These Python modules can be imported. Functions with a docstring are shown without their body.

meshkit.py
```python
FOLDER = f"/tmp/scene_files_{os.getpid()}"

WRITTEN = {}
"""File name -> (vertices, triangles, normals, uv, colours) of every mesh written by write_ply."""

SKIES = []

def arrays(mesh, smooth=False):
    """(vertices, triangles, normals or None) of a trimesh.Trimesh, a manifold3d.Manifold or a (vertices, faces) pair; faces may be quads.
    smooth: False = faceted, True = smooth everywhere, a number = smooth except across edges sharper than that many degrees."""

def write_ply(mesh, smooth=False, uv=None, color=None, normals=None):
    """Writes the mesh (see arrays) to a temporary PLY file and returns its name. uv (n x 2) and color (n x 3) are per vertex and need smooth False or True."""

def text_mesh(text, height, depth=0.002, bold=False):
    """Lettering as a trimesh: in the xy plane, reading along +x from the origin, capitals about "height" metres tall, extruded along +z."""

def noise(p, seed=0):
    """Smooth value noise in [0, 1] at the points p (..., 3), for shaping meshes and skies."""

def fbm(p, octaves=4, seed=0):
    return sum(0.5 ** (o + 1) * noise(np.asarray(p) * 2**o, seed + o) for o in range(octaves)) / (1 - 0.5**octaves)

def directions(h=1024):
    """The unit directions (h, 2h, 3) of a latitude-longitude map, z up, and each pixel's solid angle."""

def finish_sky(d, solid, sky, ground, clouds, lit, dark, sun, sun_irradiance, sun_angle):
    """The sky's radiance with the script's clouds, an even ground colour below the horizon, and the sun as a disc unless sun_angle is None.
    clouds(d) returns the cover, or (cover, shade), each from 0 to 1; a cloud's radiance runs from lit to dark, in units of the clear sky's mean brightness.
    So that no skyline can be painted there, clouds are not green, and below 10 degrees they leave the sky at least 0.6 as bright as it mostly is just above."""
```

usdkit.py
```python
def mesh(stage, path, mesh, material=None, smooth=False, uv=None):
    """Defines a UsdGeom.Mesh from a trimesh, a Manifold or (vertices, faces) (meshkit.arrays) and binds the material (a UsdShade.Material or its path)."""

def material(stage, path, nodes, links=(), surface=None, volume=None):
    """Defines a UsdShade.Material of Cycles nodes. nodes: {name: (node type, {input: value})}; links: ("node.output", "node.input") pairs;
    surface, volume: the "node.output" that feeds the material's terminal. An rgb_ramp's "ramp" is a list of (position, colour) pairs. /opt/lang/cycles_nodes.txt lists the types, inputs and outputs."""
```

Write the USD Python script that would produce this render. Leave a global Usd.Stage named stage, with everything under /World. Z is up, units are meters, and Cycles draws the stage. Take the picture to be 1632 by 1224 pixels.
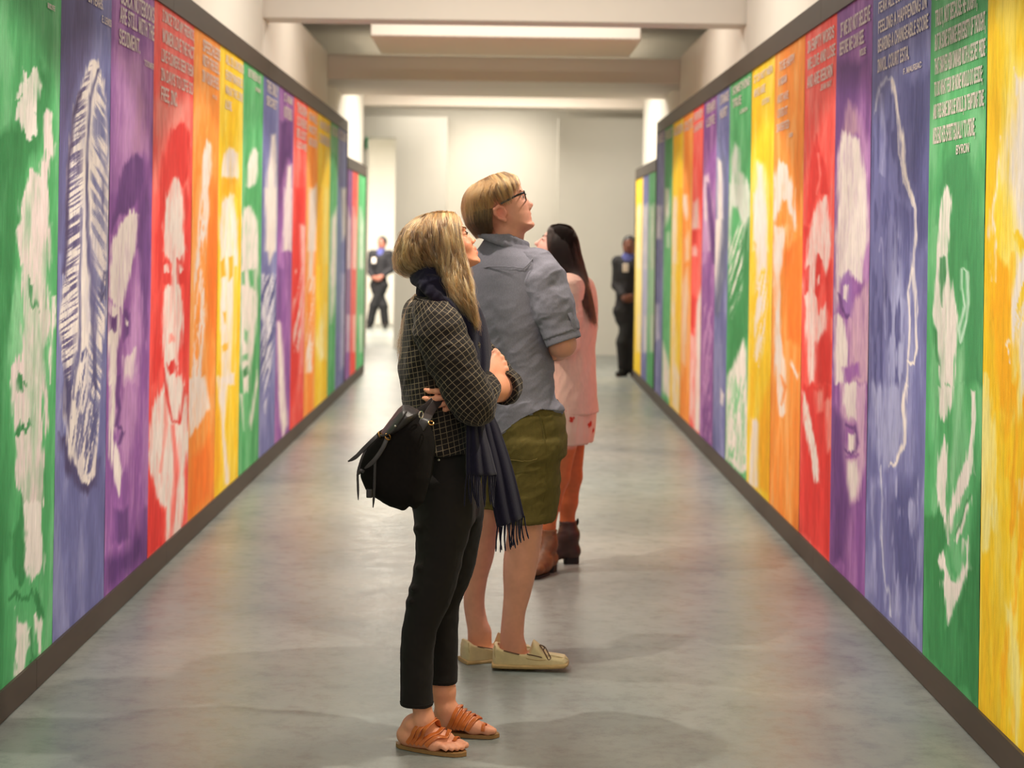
import math, random
import numpy as np, trimesh, manifold3d, shapely
from scipy import ndimage
from scipy.spatial import cKDTree
import usdkit, meshkit
from pxr import Usd, UsdGeom, UsdLux, UsdShade, Gf, Sdf, Vt

stage = Usd.Stage.CreateInMemory()
UsdGeom.SetStageUpAxis(stage, 'Z'); UsdGeom.SetStageMetersPerUnit(stage, 1.0)
UsdGeom.Xform.Define(stage, '/World'); UsdGeom.Scope.Define(stage, '/World/Looks')

# ------------------------------------------------------------------ camera, light, exposure
FPX, CX, CY, ROLL, HC = 2800.0, 799.5, 383.0, 0.014, 1.60      # focal length and principal point in pixels of the 1632x1224 frame
cam = UsdGeom.Camera.Define(stage, '/World/camera')
cam.CreateHorizontalApertureAttr(36.0); cam.CreateVerticalApertureAttr(27.0)
PXMM = 36.0 / 1632
cam.CreateFocalLengthAttr(FPX * PXMM)
cam.CreateHorizontalApertureOffsetAttr((816 - CX) * PXMM); cam.CreateVerticalApertureOffsetAttr((CY - 612) * PXMM)
cam.CreateClippingRangeAttr((0.1, 200)); cam.CreateFStopAttr(3.4); cam.CreateFocusDistanceAttr(5.6)
cam.AddTranslateOp().Set((0, 0, HC)); cam.AddRotateXOp().Set(90.0); cam.AddRotateZOp().Set(math.degrees(ROLL))
cam.CreateExposureAttr(0.0)

def spot(name, pos, aim, power, radius, cone, soft=0.6, col=(1.0, 0.89, 0.75)):
    s = UsdLux.SphereLight.Define(stage, '/World/' + name)
    s.CreateRadiusAttr(radius); s.CreateIntensityAttr(power); s.CreateColorAttr(col); s.CreateNormalizeAttr(True)
    sh = UsdLux.ShapingAPI.Apply(s.GetPrim()); sh.CreateShapingConeAngleAttr(cone); sh.CreateShapingConeSoftnessAttr(soft)
    p, a = Gf.Vec3d(*pos), Gf.Vec3d(*aim)
    z = (p - a).GetNormalized(); x = Gf.Cross(Gf.Vec3d(0, 1, 0.01), z).GetNormalized(); y = Gf.Cross(z, x)
    s.AddTransformOp().Set(Gf.Matrix4d(*x, 0, *y, 0, *z, 0, *p, 1))

def rect(name, pos, w, h, power, col=(1.0, 0.92, 0.80), rx=0.0):
    s = UsdLux.RectLight.Define(stage, '/World/' + name)
    s.CreateWidthAttr(w); s.CreateHeightAttr(h); s.CreateIntensityAttr(power); s.CreateColorAttr(col); s.CreateNormalizeAttr(True)
    s.AddTranslateOp().Set(pos)
    if rx: s.AddRotateXOp().Set(rx)

dome = UsdLux.DomeLight.Define(stage, '/World/hall_ambience'); dome.CreateIntensityAttr(0.19); dome.CreateColorAttr((1.0, 0.93, 0.83))
SPOT = 50.0
for i, y in enumerate((1.0, 3.2, 5.55, 7.05, 9.3, 11.6, 14.0, 16.6)): spot(f'track_spot_right_{i+1:03d}', (0.97, y, 3.12), (-1.35, y, 0.75), SPOT * (1.0, 1.0, 1.25, 1.0, 1.0, 1.0, 1.0, 1.0)[i], 0.022, 31, 0.25)
for i, y in enumerate((1.0, 3.3, 5.55, 6.6, 8.05, 10.4, 12.8, 15.6)): spot(f'track_spot_left_{i+1:03d}', (-0.88, y, 3.12), (1.35, y, 0.75), SPOT * (1.0, 1.0, 1.15, 0.7, 1.0, 1.0, 1.0, 1.0)[i], 0.022, 31, 0.25)
rect('added_fill_001', (0, 2.2, 3.3), 2.2, 2.0, 11); rect('added_fill_002', (0, 10.9, 3.88), 2.4, 1.8, 22)  # unseen fill lights, added to brighten the people and the first beam
rect('added_fill_003', (0, 20.8, 3.6), 2.2, 1.6, 58); rect('added_room_fill_001', (-2.3, 29.5, 3.4), 1.5, 1.5, 165)  # unseen fills added too: far bay, and the room past the doorway
spot('added_wall_wash_001', (-0.1, 24.55, 3.5), (0.0, 26.05, 1.3), 40, 0.06, 60, 1.0)  # unseen light behind the far beam, added to brighten the end wall
rect('added_fill_005', (-0.5, 25.1, 3.72), 2.2, 0.5, 9); rect('added_fill_006', (1.7, 23.5, 3.72), 1.2, 0.5, 5); rect('added_fill_004', (0, 14.1, 3.82), 2.6, 0.7, 15)  # more unseen fills, added for end wall, partition and second beam

# ------------------------------------------------------------------ helpers
def ray(x, y):
    dx, dy = x - CX, y - CY
    return (dx + ROLL * dy) / FPX, (dy - ROLL * dx) / FPX
def at(x, y, Y):
    """the point of the place seen at pixel (x, y) of the photograph, Y metres away"""
    u, v = ray(x, y)
    return np.array([u * Y, Y, HC - v * Y])
def to_px(p):
    p = np.asarray(p, float); u = p[..., 0] / p[..., 1] * FPX; v = (HC - p[..., 2]) / p[..., 1] * FPX
    return CX + u - ROLL * v, CY + ROLL * u + v

def lin(c):
    c = np.asarray(c, float) / 255.0
    return np.where(c <= 0.04045, c / 12.92, ((c + 0.055) / 1.055) ** 2.4)

used = {}
def path_for(name, parent=None):
    base = (str(parent.GetPath()) if parent else '/World') + '/' + name
    n = used.get(base, 0); used[base] = n + 1
    return base if n == 0 else f'{base}_{n:03d}'
def tag(o, label=None, cat=None, group=None, kind=None):
    o = o.GetPrim() if hasattr(o, 'GetPrim') else o
    for k, v in (('label', label), ('category', cat), ('group', group), ('kind', kind)):
        if v: o.SetCustomDataByKey(k, v)
    return o
def thing(name, label, cat, loc=(0, 0, 0), group=None, kind=None):
    x = UsdGeom.Xform.Define(stage, path_for(name)); x.AddTranslateOp().Set(tuple(map(float, loc)))
    o = tag(x, label, cat, group, kind); ORIGIN[str(o.GetPath())] = np.array(loc, float); return o
ORIGIN = {}
def origin_of(prim):
    p = prim
    while p and str(p.GetPath()) not in ORIGIN: p = p.GetParent()
    return ORIGIN[str(p.GetPath())] if p else np.zeros(3)
def obj(name, mesh, mat, parent=None, smooth=40, label=None, color=None, uv=None, rest=None, kind=None):
    """one Mesh prim; mesh in world coordinates; a part is stored relative to its thing's base"""
    v, f, n = meshkit.arrays(mesh, True if (color is not None or uv is not None or rest is not None) and smooth else smooth)
    if parent is not None: v = v - origin_of(parent)
    p = path_for(name, parent)
    m = UsdGeom.Mesh.Define(stage, p)
    m.CreatePointsAttr(Vt.Vec3fArray.FromNumpy(v.astype(np.float32)))
    m.CreateFaceVertexCountsAttr(Vt.IntArray.FromNumpy(np.full(len(f), 3, np.int32)))
    m.CreateFaceVertexIndicesAttr(Vt.IntArray.FromNumpy(f.astype(np.int32).ravel()))
    m.CreateSubdivisionSchemeAttr('none')
    if n is not None:
        m.CreateNormalsAttr(Vt.Vec3fArray.FromNumpy(n.astype(np.float32))); m.SetNormalsInterpolation('vertex')
    api = UsdGeom.PrimvarsAPI(m)
    if color is not None: api.CreatePrimvar('paint', Sdf.ValueTypeNames.Color3fArray, 'vertex').Set(Vt.Vec3fArray.FromNumpy(np.asarray(color, np.float32)))
    if rest is not None: api.CreatePrimvar('cloth', Sdf.ValueTypeNames.Float3Array, 'vertex').Set(Vt.Vec3fArray.FromNumpy(np.asarray(rest, np.float32)))
    UsdShade.MaterialBindingAPI.Apply(m.GetPrim()).Bind(mat)
    return tag(m, label, kind=kind)
def struct(name, mesh, mat, label, parent=None, **k):
    return tag(obj(name, mesh, mat, parent, **k), label, kind='structure')
def cat_(*ms):
    return trimesh.util.concatenate([m if isinstance(m, trimesh.Trimesh) else as_tm(m) for m in ms])
def as_tm(m):
    v, f, _ = meshkit.arrays(m); return trimesh.Trimesh(v, f, process=False)
def box(a, b):
    a, b = np.minimum(a, b), np.maximum(a, b)
    m = trimesh.creation.box(b - a); m.apply_translation((np.array(a) + np.array(b)) / 2); return m
def rbox(a, b, r=0.01, seg=8):
    """box with rounded edges: hull of eight spheres"""
    a, b = np.minimum(a, b).astype(float), np.maximum(a, b).astype(float)
    r = min(r, *((b - a) / 2.01))
    s = manifold3d.Manifold.sphere(r, seg)
    parts = [s.translate([x, y, z]) for x in (a[0] + r, b[0] - r) for y in (a[1] + r, b[1] - r) for z in (a[2] + r, b[2] - r)]
    return as_tm(manifold3d.Manifold.batch_hull(parts))
def frames(pts):
    pts = np.asarray(pts, float); t = np.gradient(pts, axis=0); t /= np.linalg.norm(t, axis=1, keepdims=True) + 1e-12
    n = np.cross(t[0], [0, 0, 1.0]);
    if np.linalg.norm(n) < 0.1: n = np.cross(t[0], [0, 1.0, 0])
    n /= np.linalg.norm(n); N = [n]
    for k in range(1, len(pts)):
        n = N[-1] - t[k] * np.dot(N[-1], t[k]); n /= np.linalg.norm(n); N.append(n)
    N = np.array(N); return t, N, np.cross(t, N)
def spline(pts, n):
    """smooth curve through the points, n samples"""
    from scipy.interpolate import PchipInterpolator
    pts = np.asarray(pts, float); d = np.r_[0, np.cumsum(np.linalg.norm(np.diff(pts, axis=0), axis=1) + 1e-9)]
    return PchipInterpolator(d, pts)(np.linspace(0, d[-1], n))
def tube(pts, r, seg=8, flat=None, up=None):
    """swept tube; r scalar or per point; flat=(w,h) gives an elliptical or strap section with 'up' as its thin direction"""
    pts = np.asarray(pts, float); n = len(pts); t, N, B = frames(pts)
    if up is not None:
        up = np.asarray(up, float); up = np.broadcast_to(up, pts.shape)
        B = up - t * np.sum(up * t, 1, keepdims=True); B /= np.linalg.norm(B, axis=1, keepdims=True) + 1e-12; N = np.cross(B, t)
    r = np.broadcast_to(np.asarray(r, float), (n,))
    a = np.linspace(0, 2 * np.pi, seg, endpoint=False); ca, sa = np.cos(a), np.sin(a)
    if flat is not None:
        w, h = flat; e = 0.55
        ca, sa = np.sign(ca) * np.abs(ca) ** e * w, np.sign(sa) * np.abs(sa) ** e * h
    ring = pts[:, None] + r[:, None, None] * (N[:, None] * ca[None, :, None] + B[:, None] * sa[None, :, None])
    v = np.vstack([ring.reshape(-1, 3), pts[:1], pts[-1:]])
    f = []
    for i in range(n - 1):
        for j in range(seg):
            k = (j + 1) % seg; A, Bq, C, D = i * seg + j, i * seg + k, (i + 1) * seg + k, (i + 1) * seg + j
            f += [[A, Bq, C], [A, C, D]]
    for j in range(seg):
        k = (j + 1) % seg; f += [[n * seg, k, j], [n * seg + 1, (n - 1) * seg + j, (n - 1) * seg + k]]
    return trimesh.Trimesh(v, f, process=False)

# ------------------------------------------------------------------ materials
def mat(name, base, rough=0.6, noise=0.0, scale=20.0, stretch=(1, 1, 1), bump=0.0, bscale=None, spec=0.5, sheen=0.0, metallic=0.0, sss=0.0, coat=0.0):
    """plain principled material; base is an sRGB triple; noise = tone variation; bump = fine relief"""
    c = lin(base); nodes = {'p': ('principled_bsdf', {'roughness': rough, 'specular_ior_level': spec, 'metallic': metallic, 'sheen_weight': sheen, 'coat_weight': coat, 'base_color': tuple(c)})}
    links = []
    if noise or bump:
        nodes['tc'] = ('texture_coordinate', {}); nodes['mp'] = ('mapping', {'scale': stretch}); links += [('tc.object', 'mp.vector')]
    if noise:
        nodes['n'] = ('noise_texture', {'scale': scale, 'detail': 4.0, 'roughness': 0.6}); links += [('mp.vector', 'n.vector')]
        nodes['r'] = ('rgb_ramp', {'ramp': [(0.25, tuple(c * (1 - noise))), (0.75, tuple(np.minimum(c * (1 + noise), 1)))]}); links += [('n.fac', 'r.fac'), ('r.color', 'p.base_color')]
    if bump:
        nodes['n2'] = ('noise_texture', {'scale': bscale or scale * 4, 'detail': 3.0}); nodes['b'] = ('bump', {'strength': bump, 'distance': 0.01})
        links += [('mp.vector', 'n2.vector'), ('n2.fac', 'b.height'), ('b.normal', 'p.normal')]
    if sss:
        nodes['p'][1].update({'subsurface_weight': sss, 'subsurface_scale': 0.01, 'subsurface_radius': (1.0, 0.35, 0.2)})
    return usdkit.material(stage, '/World/Looks/' + name, nodes, links, surface='p.BSDF')
def paint_mat(name, rough=0.7, noise=0.12, scale=30.0, stretch=(1, 1, 1), bump=0.0, bscale=200.0, sss=0.0, sheen=0.0, spec=0.4, prim='paint'):
    """colour from the mesh's own 'paint' attribute, with a little grain"""
    nodes = {'a': ('attribute', {'attribute': prim}), 'tc': ('texture_coordinate', {}), 'mp': ('mapping', {'scale': stretch}),
             'n': ('noise_texture', {'scale': scale, 'detail': 5.0, 'roughness': 0.65}),
             'r': ('rgb_ramp', {'ramp': [(0.25, (1 - noise,) * 3), (0.75, (1 + noise,) * 3)]}),
             'm': ('mix', {'mix_type': 'multiply', 'fac': 1.0}),
             'p': ('principled_bsdf', {'roughness': rough, 'specular_ior_level': spec, 'sheen_weight': sheen})}
    links = [('tc.object', 'mp.vector'), ('mp.vector', 'n.vector'), ('n.fac', 'r.fac'), ('a.color', 'm.color1'), ('r.color', 'm.color2'), ('m.color', 'p.base_color')]
    if bump:
        nodes['n2'] = ('noise_texture', {'scale': bscale, 'detail': 2.0}); nodes['b'] = ('bump', {'strength': bump, 'distance': 0.01})
        links += [('mp.vector', 'n2.vector'), ('n2.fac', 'b.height'), ('b.normal', 'p.normal')]
    if sss: nodes['p'][1].update({'subsurface_weight': sss, 'subsurface_scale': 0.008, 'subsurface_radius': (1.0, 0.35, 0.2)})
    return usdkit.material(stage, '/World/Looks/' + name, nodes, links, surface='p.BSDF')
# ------------------------------------------------------------------ the room
XL, XR, ZT, ZTI, ZB = -1.617, 1.562, 2.81, 2.69, 0.108
M_white = mat('white_paint', (228, 222, 212), 0.75, 0.02, 3)
M_beam = mat('beam_paint', (224, 214, 204), 0.75, 0.02, 3)
M_back = mat('back_paint', (226, 222, 212), 0.8, 0.02, 2)
M_trim = mat('dark_trim', (62, 51, 42), 0.55, 0.12, 30, (1, 0.15, 1))
M_core = mat('wall_core', (180, 176, 168), 0.8)
M_floor = usdkit.material(stage, '/World/Looks/concrete', {
    'g': ('texture_coordinate', {}), 'n1': ('noise_texture', {'scale': 0.9, 'detail': 5.0, 'roughness': 0.6, 'distortion': 0.6}),
    'n2': ('noise_texture', {'scale': 9.0, 'detail': 6.0, 'roughness': 0.7}), 'n3': ('noise_texture', {'scale': 160.0, 'detail': 2.0}),
    'r1': ('rgb_ramp', {'ramp': [(0.3, tuple(lin((122, 130, 130)))), (0.7, tuple(lin((156, 158, 152))))]}),
    'r2': ('rgb_ramp', {'ramp': [(0.30, (0.82, 0.82, 0.82)), (0.52, (1, 1, 1)), (0.8, (1.04, 1.04, 1.04))]}),
    'r3': ('rgb_ramp', {'ramp': [(0.3, (0.95, 0.95, 0.95)), (0.7, (1.05, 1.05, 1.05))]}),
    'mp': ('mapping', {'scale': (1.0, 2.6, 1.0)}), 'v': ('noise_texture', {'scale': 3.2, 'detail': 9.0, 'roughness': 0.75, 'distortion': 2.5}),
    'rv': ('rgb_ramp', {'ramp': [(0.70, (1, 1, 1)), (0.745, (0.72, 0.70, 0.68)), (0.80, (0.8, 0.8, 0.8))]}),
    'm1': ('mix', {'mix_type': 'multiply', 'fac': 1.0}), 'm2': ('mix', {'mix_type': 'multiply', 'fac': 1.0}), 'm3': ('mix', {'mix_type': 'multiply', 'fac': 0.8}),
    'rr': ('map_range', {'from_min': 0.3, 'from_max': 0.7, 'to_min': 0.27, 'to_max': 0.39}),
    'p': ('principled_bsdf', {'specular_ior_level': 0.5})},
    [('g.object', 'n1.vector'), ('g.object', 'n2.vector'), ('g.object', 'n3.vector'), ('g.object', 'mp.vector'), ('mp.vector', 'v.vector'),
     ('n1.fac', 'r1.fac'), ('n2.fac', 'r2.fac'), ('n3.fac', 'r3.fac'), ('v.fac', 'rv.fac'), ('r1.color', 'm1.color1'), ('r2.color', 'm1.color2'),
     ('m1.color', 'm2.color1'), ('r3.color', 'm2.color2'), ('m2.color', 'm3.color1'), ('rv.color', 'm3.color2'), ('m3.color', 'p.base_color'), ('n2.fac', 'rr.value'), ('rr.result', 'p.roughness')], surface='p.BSDF')
struct('floor', box((-4.5, -1.5, -0.1), (4.5, 34, 0)), M_floor, 'grey sealed concrete gallery floor with scuffs and soft reflections', smooth=False)

Y_END_L, Y_END_R = 18.2, 2800 * XR / 246.5
Y_END2_L, Y_END2_R = 2800 * 1.617 / 217.5, 2800 * XR / 212.8
Z2 = 2.45                                                  # the lower display walls farther on
BW = 0.012                                                # banners stand this proud of the walls
def display_wall(side, X, y0, y1, z, n, lab):
    s = 1 if side == 'left' else -1
    xb = X - s * (BW + 0.002)                             # core's face behind the banner cloth
    name = 'wall_' + side
    w = struct(name, box((xb, y0, 0.0), (xb - s * 0.12, y1, z - 0.004)), M_core, lab + ' carrying the painted banners', smooth=False)
    t = 0.022
    base = struct('baseboard_' + side, cat_(*[box((X + s * t * 0.5, a + 0.0015, 0.006), (xb, b - 0.0015, ZB)) for a, b in zip(np.r_[y0, n], np.r_[n, y1])]), M_trim, f'dark brown baseboard along the foot of the {lab}', smooth=False)
    dz = 0.12
    struct('trim_1', cat_(*[box((X + s * t * 0.5, a + 0.0015, z - dz), (xb, b - 0.0015, z)) for a, b in zip(np.r_[y0, n], np.r_[n, y1])]), M_trim, f'dark brown rail along the top of the {lab}', smooth=False)
    struct('trim_1', box((X + s * t * 0.5, y1, 0.006), (xb - s * 0.12, y1 + 0.02, z)), M_trim, f'dark brown strip closing the far end of the {lab}', smooth=False)
display_wall('left', XL, -1.2, Y_END_L, ZT, [6.15 * 1.0, 2800 * 1.617 / 531 * 1.0, 12.0], 'long left display wall')
display_wall('right', XR, -1.2, Y_END_R, ZT, [2800 * XR / 507.0, 13.0], 'long right display wall')
display_wall('left', XL - 0.004, Y_END_L + 0.03, Y_END2_L, Z2, [19.5], 'short far left display wall')
display_wall('right', XR + 0.004, Y_END_R + 0.03, Y_END2_R, Z2, [18.9], 'short far right display wall')

# longitudinal bulkhead panels over the display walls, beams across
XP = 1.75; YB = (3.2, 7.98, 12.76, 17.5, 22.4)
def side_panel(s, y0, y1):
    g = 0.012
    prof = [(0, 0), (0, 1), (1, 1), (1, 0)]
    a = rbox((s * XP, y0 + g, 0.0), (s * (XP + 0.28), y1 - g, 3.47), 0.05, 16)
    return a
for i in range(4):
    y0 = -1.3 if i == 0 else YB[i - 1]
    for s, nm in ((-1, 'left'), (1, 'right')):
        struct('wall_' + nm + '_upper', side_panel(s, y0, YB[i]), M_white, f'white plaster bulkhead panel above the {nm} display wall', smooth=30)
for s, nm in ((-1, 'left'), (1, 'right')):
    c = trimesh.creation.cylinder(radius=0.42, height=3.3, sections=48); c.apply_translation((s * (XP + 0.42), 18.4 + 0.1, 1.65))
    struct('wall_' + nm + '_upper', cat_(c, rbox((s * (XP + 0.03), 18.9, 0), (s * (XP + 0.3), YB[4], 3.47), 0.05, 16)), M_white, f'white rounded pier and panel beyond the second beam, {nm} side', smooth=30)
def beam(y0, y1, z0, z1, lab):
    struct('ceiling_beam', rbox((-XP - 0.25, y0, z0), (XP + 0.25, y1, z1), 0.012), M_beam, lab, smooth=30)
beam(12.76, 13.05, 3.19, 3.9, 'nearest white beam across the corridor, cut by the top of the picture')
beam(17.5, 19.4, 3.18, 3.43, 'deep white beam across the middle of the corridor')
beam(22.4, 23.0, 3.30, 3.75, 'far white beam before the end wall')
struct('ceiling', cat_(box((-4.5, 12.76, 3.86), (4.5, 26.5, 4.0)), box((-4.6, 12.76, 0), (-4.5, 34, 4)), box((4.5, 12.76, 0), (4.6, 34, 4)), box((-4.5, 26.2, 3.6), (4.5, 33.5, 3.75))), M_white, 'white ceiling and outer walls of the hall above the beams', smooth=False)
glow_box = thing('ceiling_bulkhead', 'long white bulkhead, its front given an added glow, under the ceiling between the first two beams', 'ceiling bulkhead', (0, 15.0, 3.32))  # a plain bulkhead, no light source of its own
M_glow = usdkit.material(stage, '/World/Looks/glow_front', {'p': ('principled_bsdf', {'base_color': (0.8, 0.77, 0.7), 'roughness': 0.5, 'emission_color': (1.0, 0.9, 0.74), 'emission_strength': 0.12})}, [], surface='p.BSDF')  # emission added so the bulkhead front looks brightly lit
obj('bulkhead_body', rbox((-1.15, 15.03, 3.32), (1.17, 16.4, 3.47), 0.02), M_beam, glow_box)
obj('glow_front', rbox((-1.14, 15.0, 3.335), (1.16, 15.03, 3.465), 0.008), M_glow, glow_box)

# end of the hall
YW = 25.7
dl, dr = at(583, 300, YW)[0], at(630, 300, YW)[0]; dz = at(600, 219, YW)[2]
xm, xr_ = at(712, 300, YW)[0], at(886, 300, YW)[0]
pz = at(670, 186, YW)[2]
struct('wall_back', cat_(box((dr, YW, 0), (xm, YW + 0.35, pz)), box((-4.5, YW, 0), (dl, YW + 0.35, pz)), box((dl, YW, dz), (dr, YW + 0.35, pz))), M_back, 'white end wall panel with the open doorway at its left', smooth=False)
struct('wall_back', cat_(box((dr, YW + 0.35, 0), (4.5, YW + 0.5, 3.86)), box((-4.5, YW + 0.35, dz), (dr, YW + 0.5, 3.86)), box((-4.5, YW + 0.35, 0), (dl, YW + 0.5, dz))), M_back, 'white end wall rising behind the panels', smooth=False)
struct('wall_back', box((xr_, YW - 0.9, 0), (4.0, YW - 0.6, at(950, 188, YW - 0.9)[2])), M_back, 'grey shaded partition standing before the end wall at the right', smooth=False)
struct('baseboard_back', cat_(box((dr, YW - 0.015, 0), (xm, YW, 0.09)), box((xm, YW + 0.335, 0), (xr_ + 0.3, YW + 0.35, 0.09))), M_back, 'white skirting at the foot of the end wall', smooth=False)
struct('wall_back', box((-4.5, 33.2, 0), (1.0, 33.3, 3.6)), M_back, 'white wall of the bright room beyond the doorway', smooth=False)
sg = thing('exit_sign', 'small green exit sign seen edge-on beside the doorway', 'exit sign', at(583, 228, YW - 0.08))
c = at(584.5, 228, YW - 0.1); M_green = mat('sign_green', (40, 140, 95), 0.4)
obj('sign_box', rbox(c - [0.014, 0.10, 0.085], c + [0.014, 0.085, 0.085], 0.006), M_green, sg); obj('bracket', box(c + [-0.008, 0.07, 0.05], c + [0.008, 0.115, 0.075]), M_white, sg, smooth=False)
# ------------------------------------------------------------------ the painted banners
ILL = np.array([0.95, 0.89, 0.82])                        # the paint's own colour from its colour in the photograph's warm light
def alb(c): return np.clip(lin(c) / ILL, 0, 0.9)
HUE = {'green': ((46, 124, 66), (82, 165, 100), (132, 192, 138)), 'blue': ((76, 76, 122), (112, 112, 158), (156, 154, 188)),
       'purple': ((96, 56, 116), (142, 86, 152), (190, 138, 184)), 'red': ((214, 44, 40), (246, 86, 76), (248, 142, 128)),
       'orange': ((242, 116, 28), (250, 144, 54), (250, 182, 118)), 'yellow': ((240, 166, 10), (252, 194, 28), (246, 216, 118))}
CREAM = (230, 216, 204)
def zt(ox, oy, s): return lambda pts: [(ox + x / s, oy + y / s) for x, y in pts]
Zp = lambda pts: pts
Z1, Z2z, Z3, Z4 = zt(0, 0, 2.0), zt(0, 600, 1.961), zt(380, 0, 3.06), zt(380, 300, 3.06)
Z5, Z6, Z7, Z8, ZE, ZF, ZC = zt(900, 0, 3.06), zt(940, 350, 2.225), zt(1224, 0, 2.0), zt(1224, 612, 2.0), zt(1120, 300, 8.16), zt(1000, 300, 10.2), zt(440, 300, 10.2)

def seg_dist(P, A, B):
    ab = B - A; t = np.clip(((P - A) @ ab) / max(ab @ ab, 1e-9), 0, 1)
    return np.linalg.norm(P - A - t[:, None] * ab, axis=1)
def poly_cover(P, pts, soft, ragged=None):
    pts = np.asarray(pts, float); lo, hi = pts.min(0) - 3 * soft - 3, pts.max(0) + 3 * soft + 3
    idx = np.nonzero((P[:, 0] > lo[0]) & (P[:, 0] < hi[0]) & (P[:, 1] > lo[1]) & (P[:, 1] < hi[1]))[0]
    if len(idx) == 0: return idx, np.zeros(0)
    Q = P[idx]; inside = np.zeros(len(Q), bool); d = np.full(len(Q), 1e9)
    for A, B in zip(pts, np.roll(pts, -1, 0)):
        d = np.minimum(d, seg_dist(Q, A, B))
        c = (A[1] > Q[:, 1]) != (B[1] > Q[:, 1])
        if abs(B[1] - A[1]) > 1e-9: inside ^= c & (Q[:, 0] < (B[0] - A[0]) * (Q[:, 1] - A[1]) / (B[1] - A[1]) + A[0])
    sd = np.where(inside, d, -d)
    if ragged is not None: sd = sd + ragged[idx] * min(1.0, np.ptp(pts[:, 0]) / 26.0, np.ptp(pts[:, 1]) / 60.0)
    return idx, np.clip(0.5 + sd / (2 * soft), 0, 1)
def line_cover(P, pts, w, soft):
    pts = np.asarray(pts, float); m = w + 3 * soft; lo, hi = pts.min(0) - m, pts.max(0) + m
    idx = np.nonzero((P[:, 0] > lo[0]) & (P[:, 0] < hi[0]) & (P[:, 1] > lo[1]) & (P[:, 1] < hi[1]))[0]
    if len(idx) == 0: return idx, np.zeros(0)
    d = np.full(len(idx), 1e9)
    for A, B in zip(pts[:-1], pts[1:]): d = np.minimum(d, seg_dist(P[idx], A, B))
    return idx, np.clip(0.5 + (w / 2 - d) / (2 * soft), 0, 1)

M_banner = usdkit.material(stage, '/World/Looks/banner_paint', {
    'a': ('attribute', {'attribute': 'paint'}), 'tc': ('texture_coordinate', {}), 'mp': ('mapping', {'scale': (1, 3.0, 0.7)}), 'mq': ('mapping', {'scale': (1, 9.0, 1.1)}),
    'n': ('noise_texture', {'scale': 5.0, 'detail': 8.0, 'roughness': 0.7, 'distortion': 0.8}), 'w': ('noise_texture', {'scale': 9.0, 'detail': 5.0, 'roughness': 0.65}), 'g': ('noise_texture', {'scale': 420.0, 'detail': 1.0}),
    'r': ('rgb_ramp', {'ramp': [(0.28, (0.80, 0.80, 0.80)), (0.50, (1.0, 1.0, 1.0)), (0.72, (1.16, 1.16, 1.16))]}), 'q': ('rgb_ramp', {'ramp': [(0.3, (0.90, 0.90, 0.90)), (0.7, (1.10, 1.10, 1.10))]}),
    'm': ('mix', {'mix_type': 'multiply', 'fac': 1.0}), 'm2': ('mix', {'mix_type': 'multiply', 'fac': 1.0}), 'b': ('bump', {'strength': 0.12, 'distance': 0.01}), 'p': ('principled_bsdf', {'roughness': 0.75, 'specular_ior_level': 0.35})},
    [('tc.object', 'mp.vector'), ('tc.object', 'mq.vector'), ('mp.vector', 'n.vector'), ('mq.vector', 'w.vector'), ('tc.object', 'g.vector'), ('n.fac', 'r.fac'), ('w.fac', 'q.fac'), ('a.color', 'm.color1'), ('r.color', 'm.color2'), ('m.color', 'm2.color1'), ('q.color', 'm2.color2'), ('m2.color', 'p.base_color'), ('g.fac', 'b.height'), ('b.normal', 'p.normal')], surface='p.BSDF')
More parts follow.
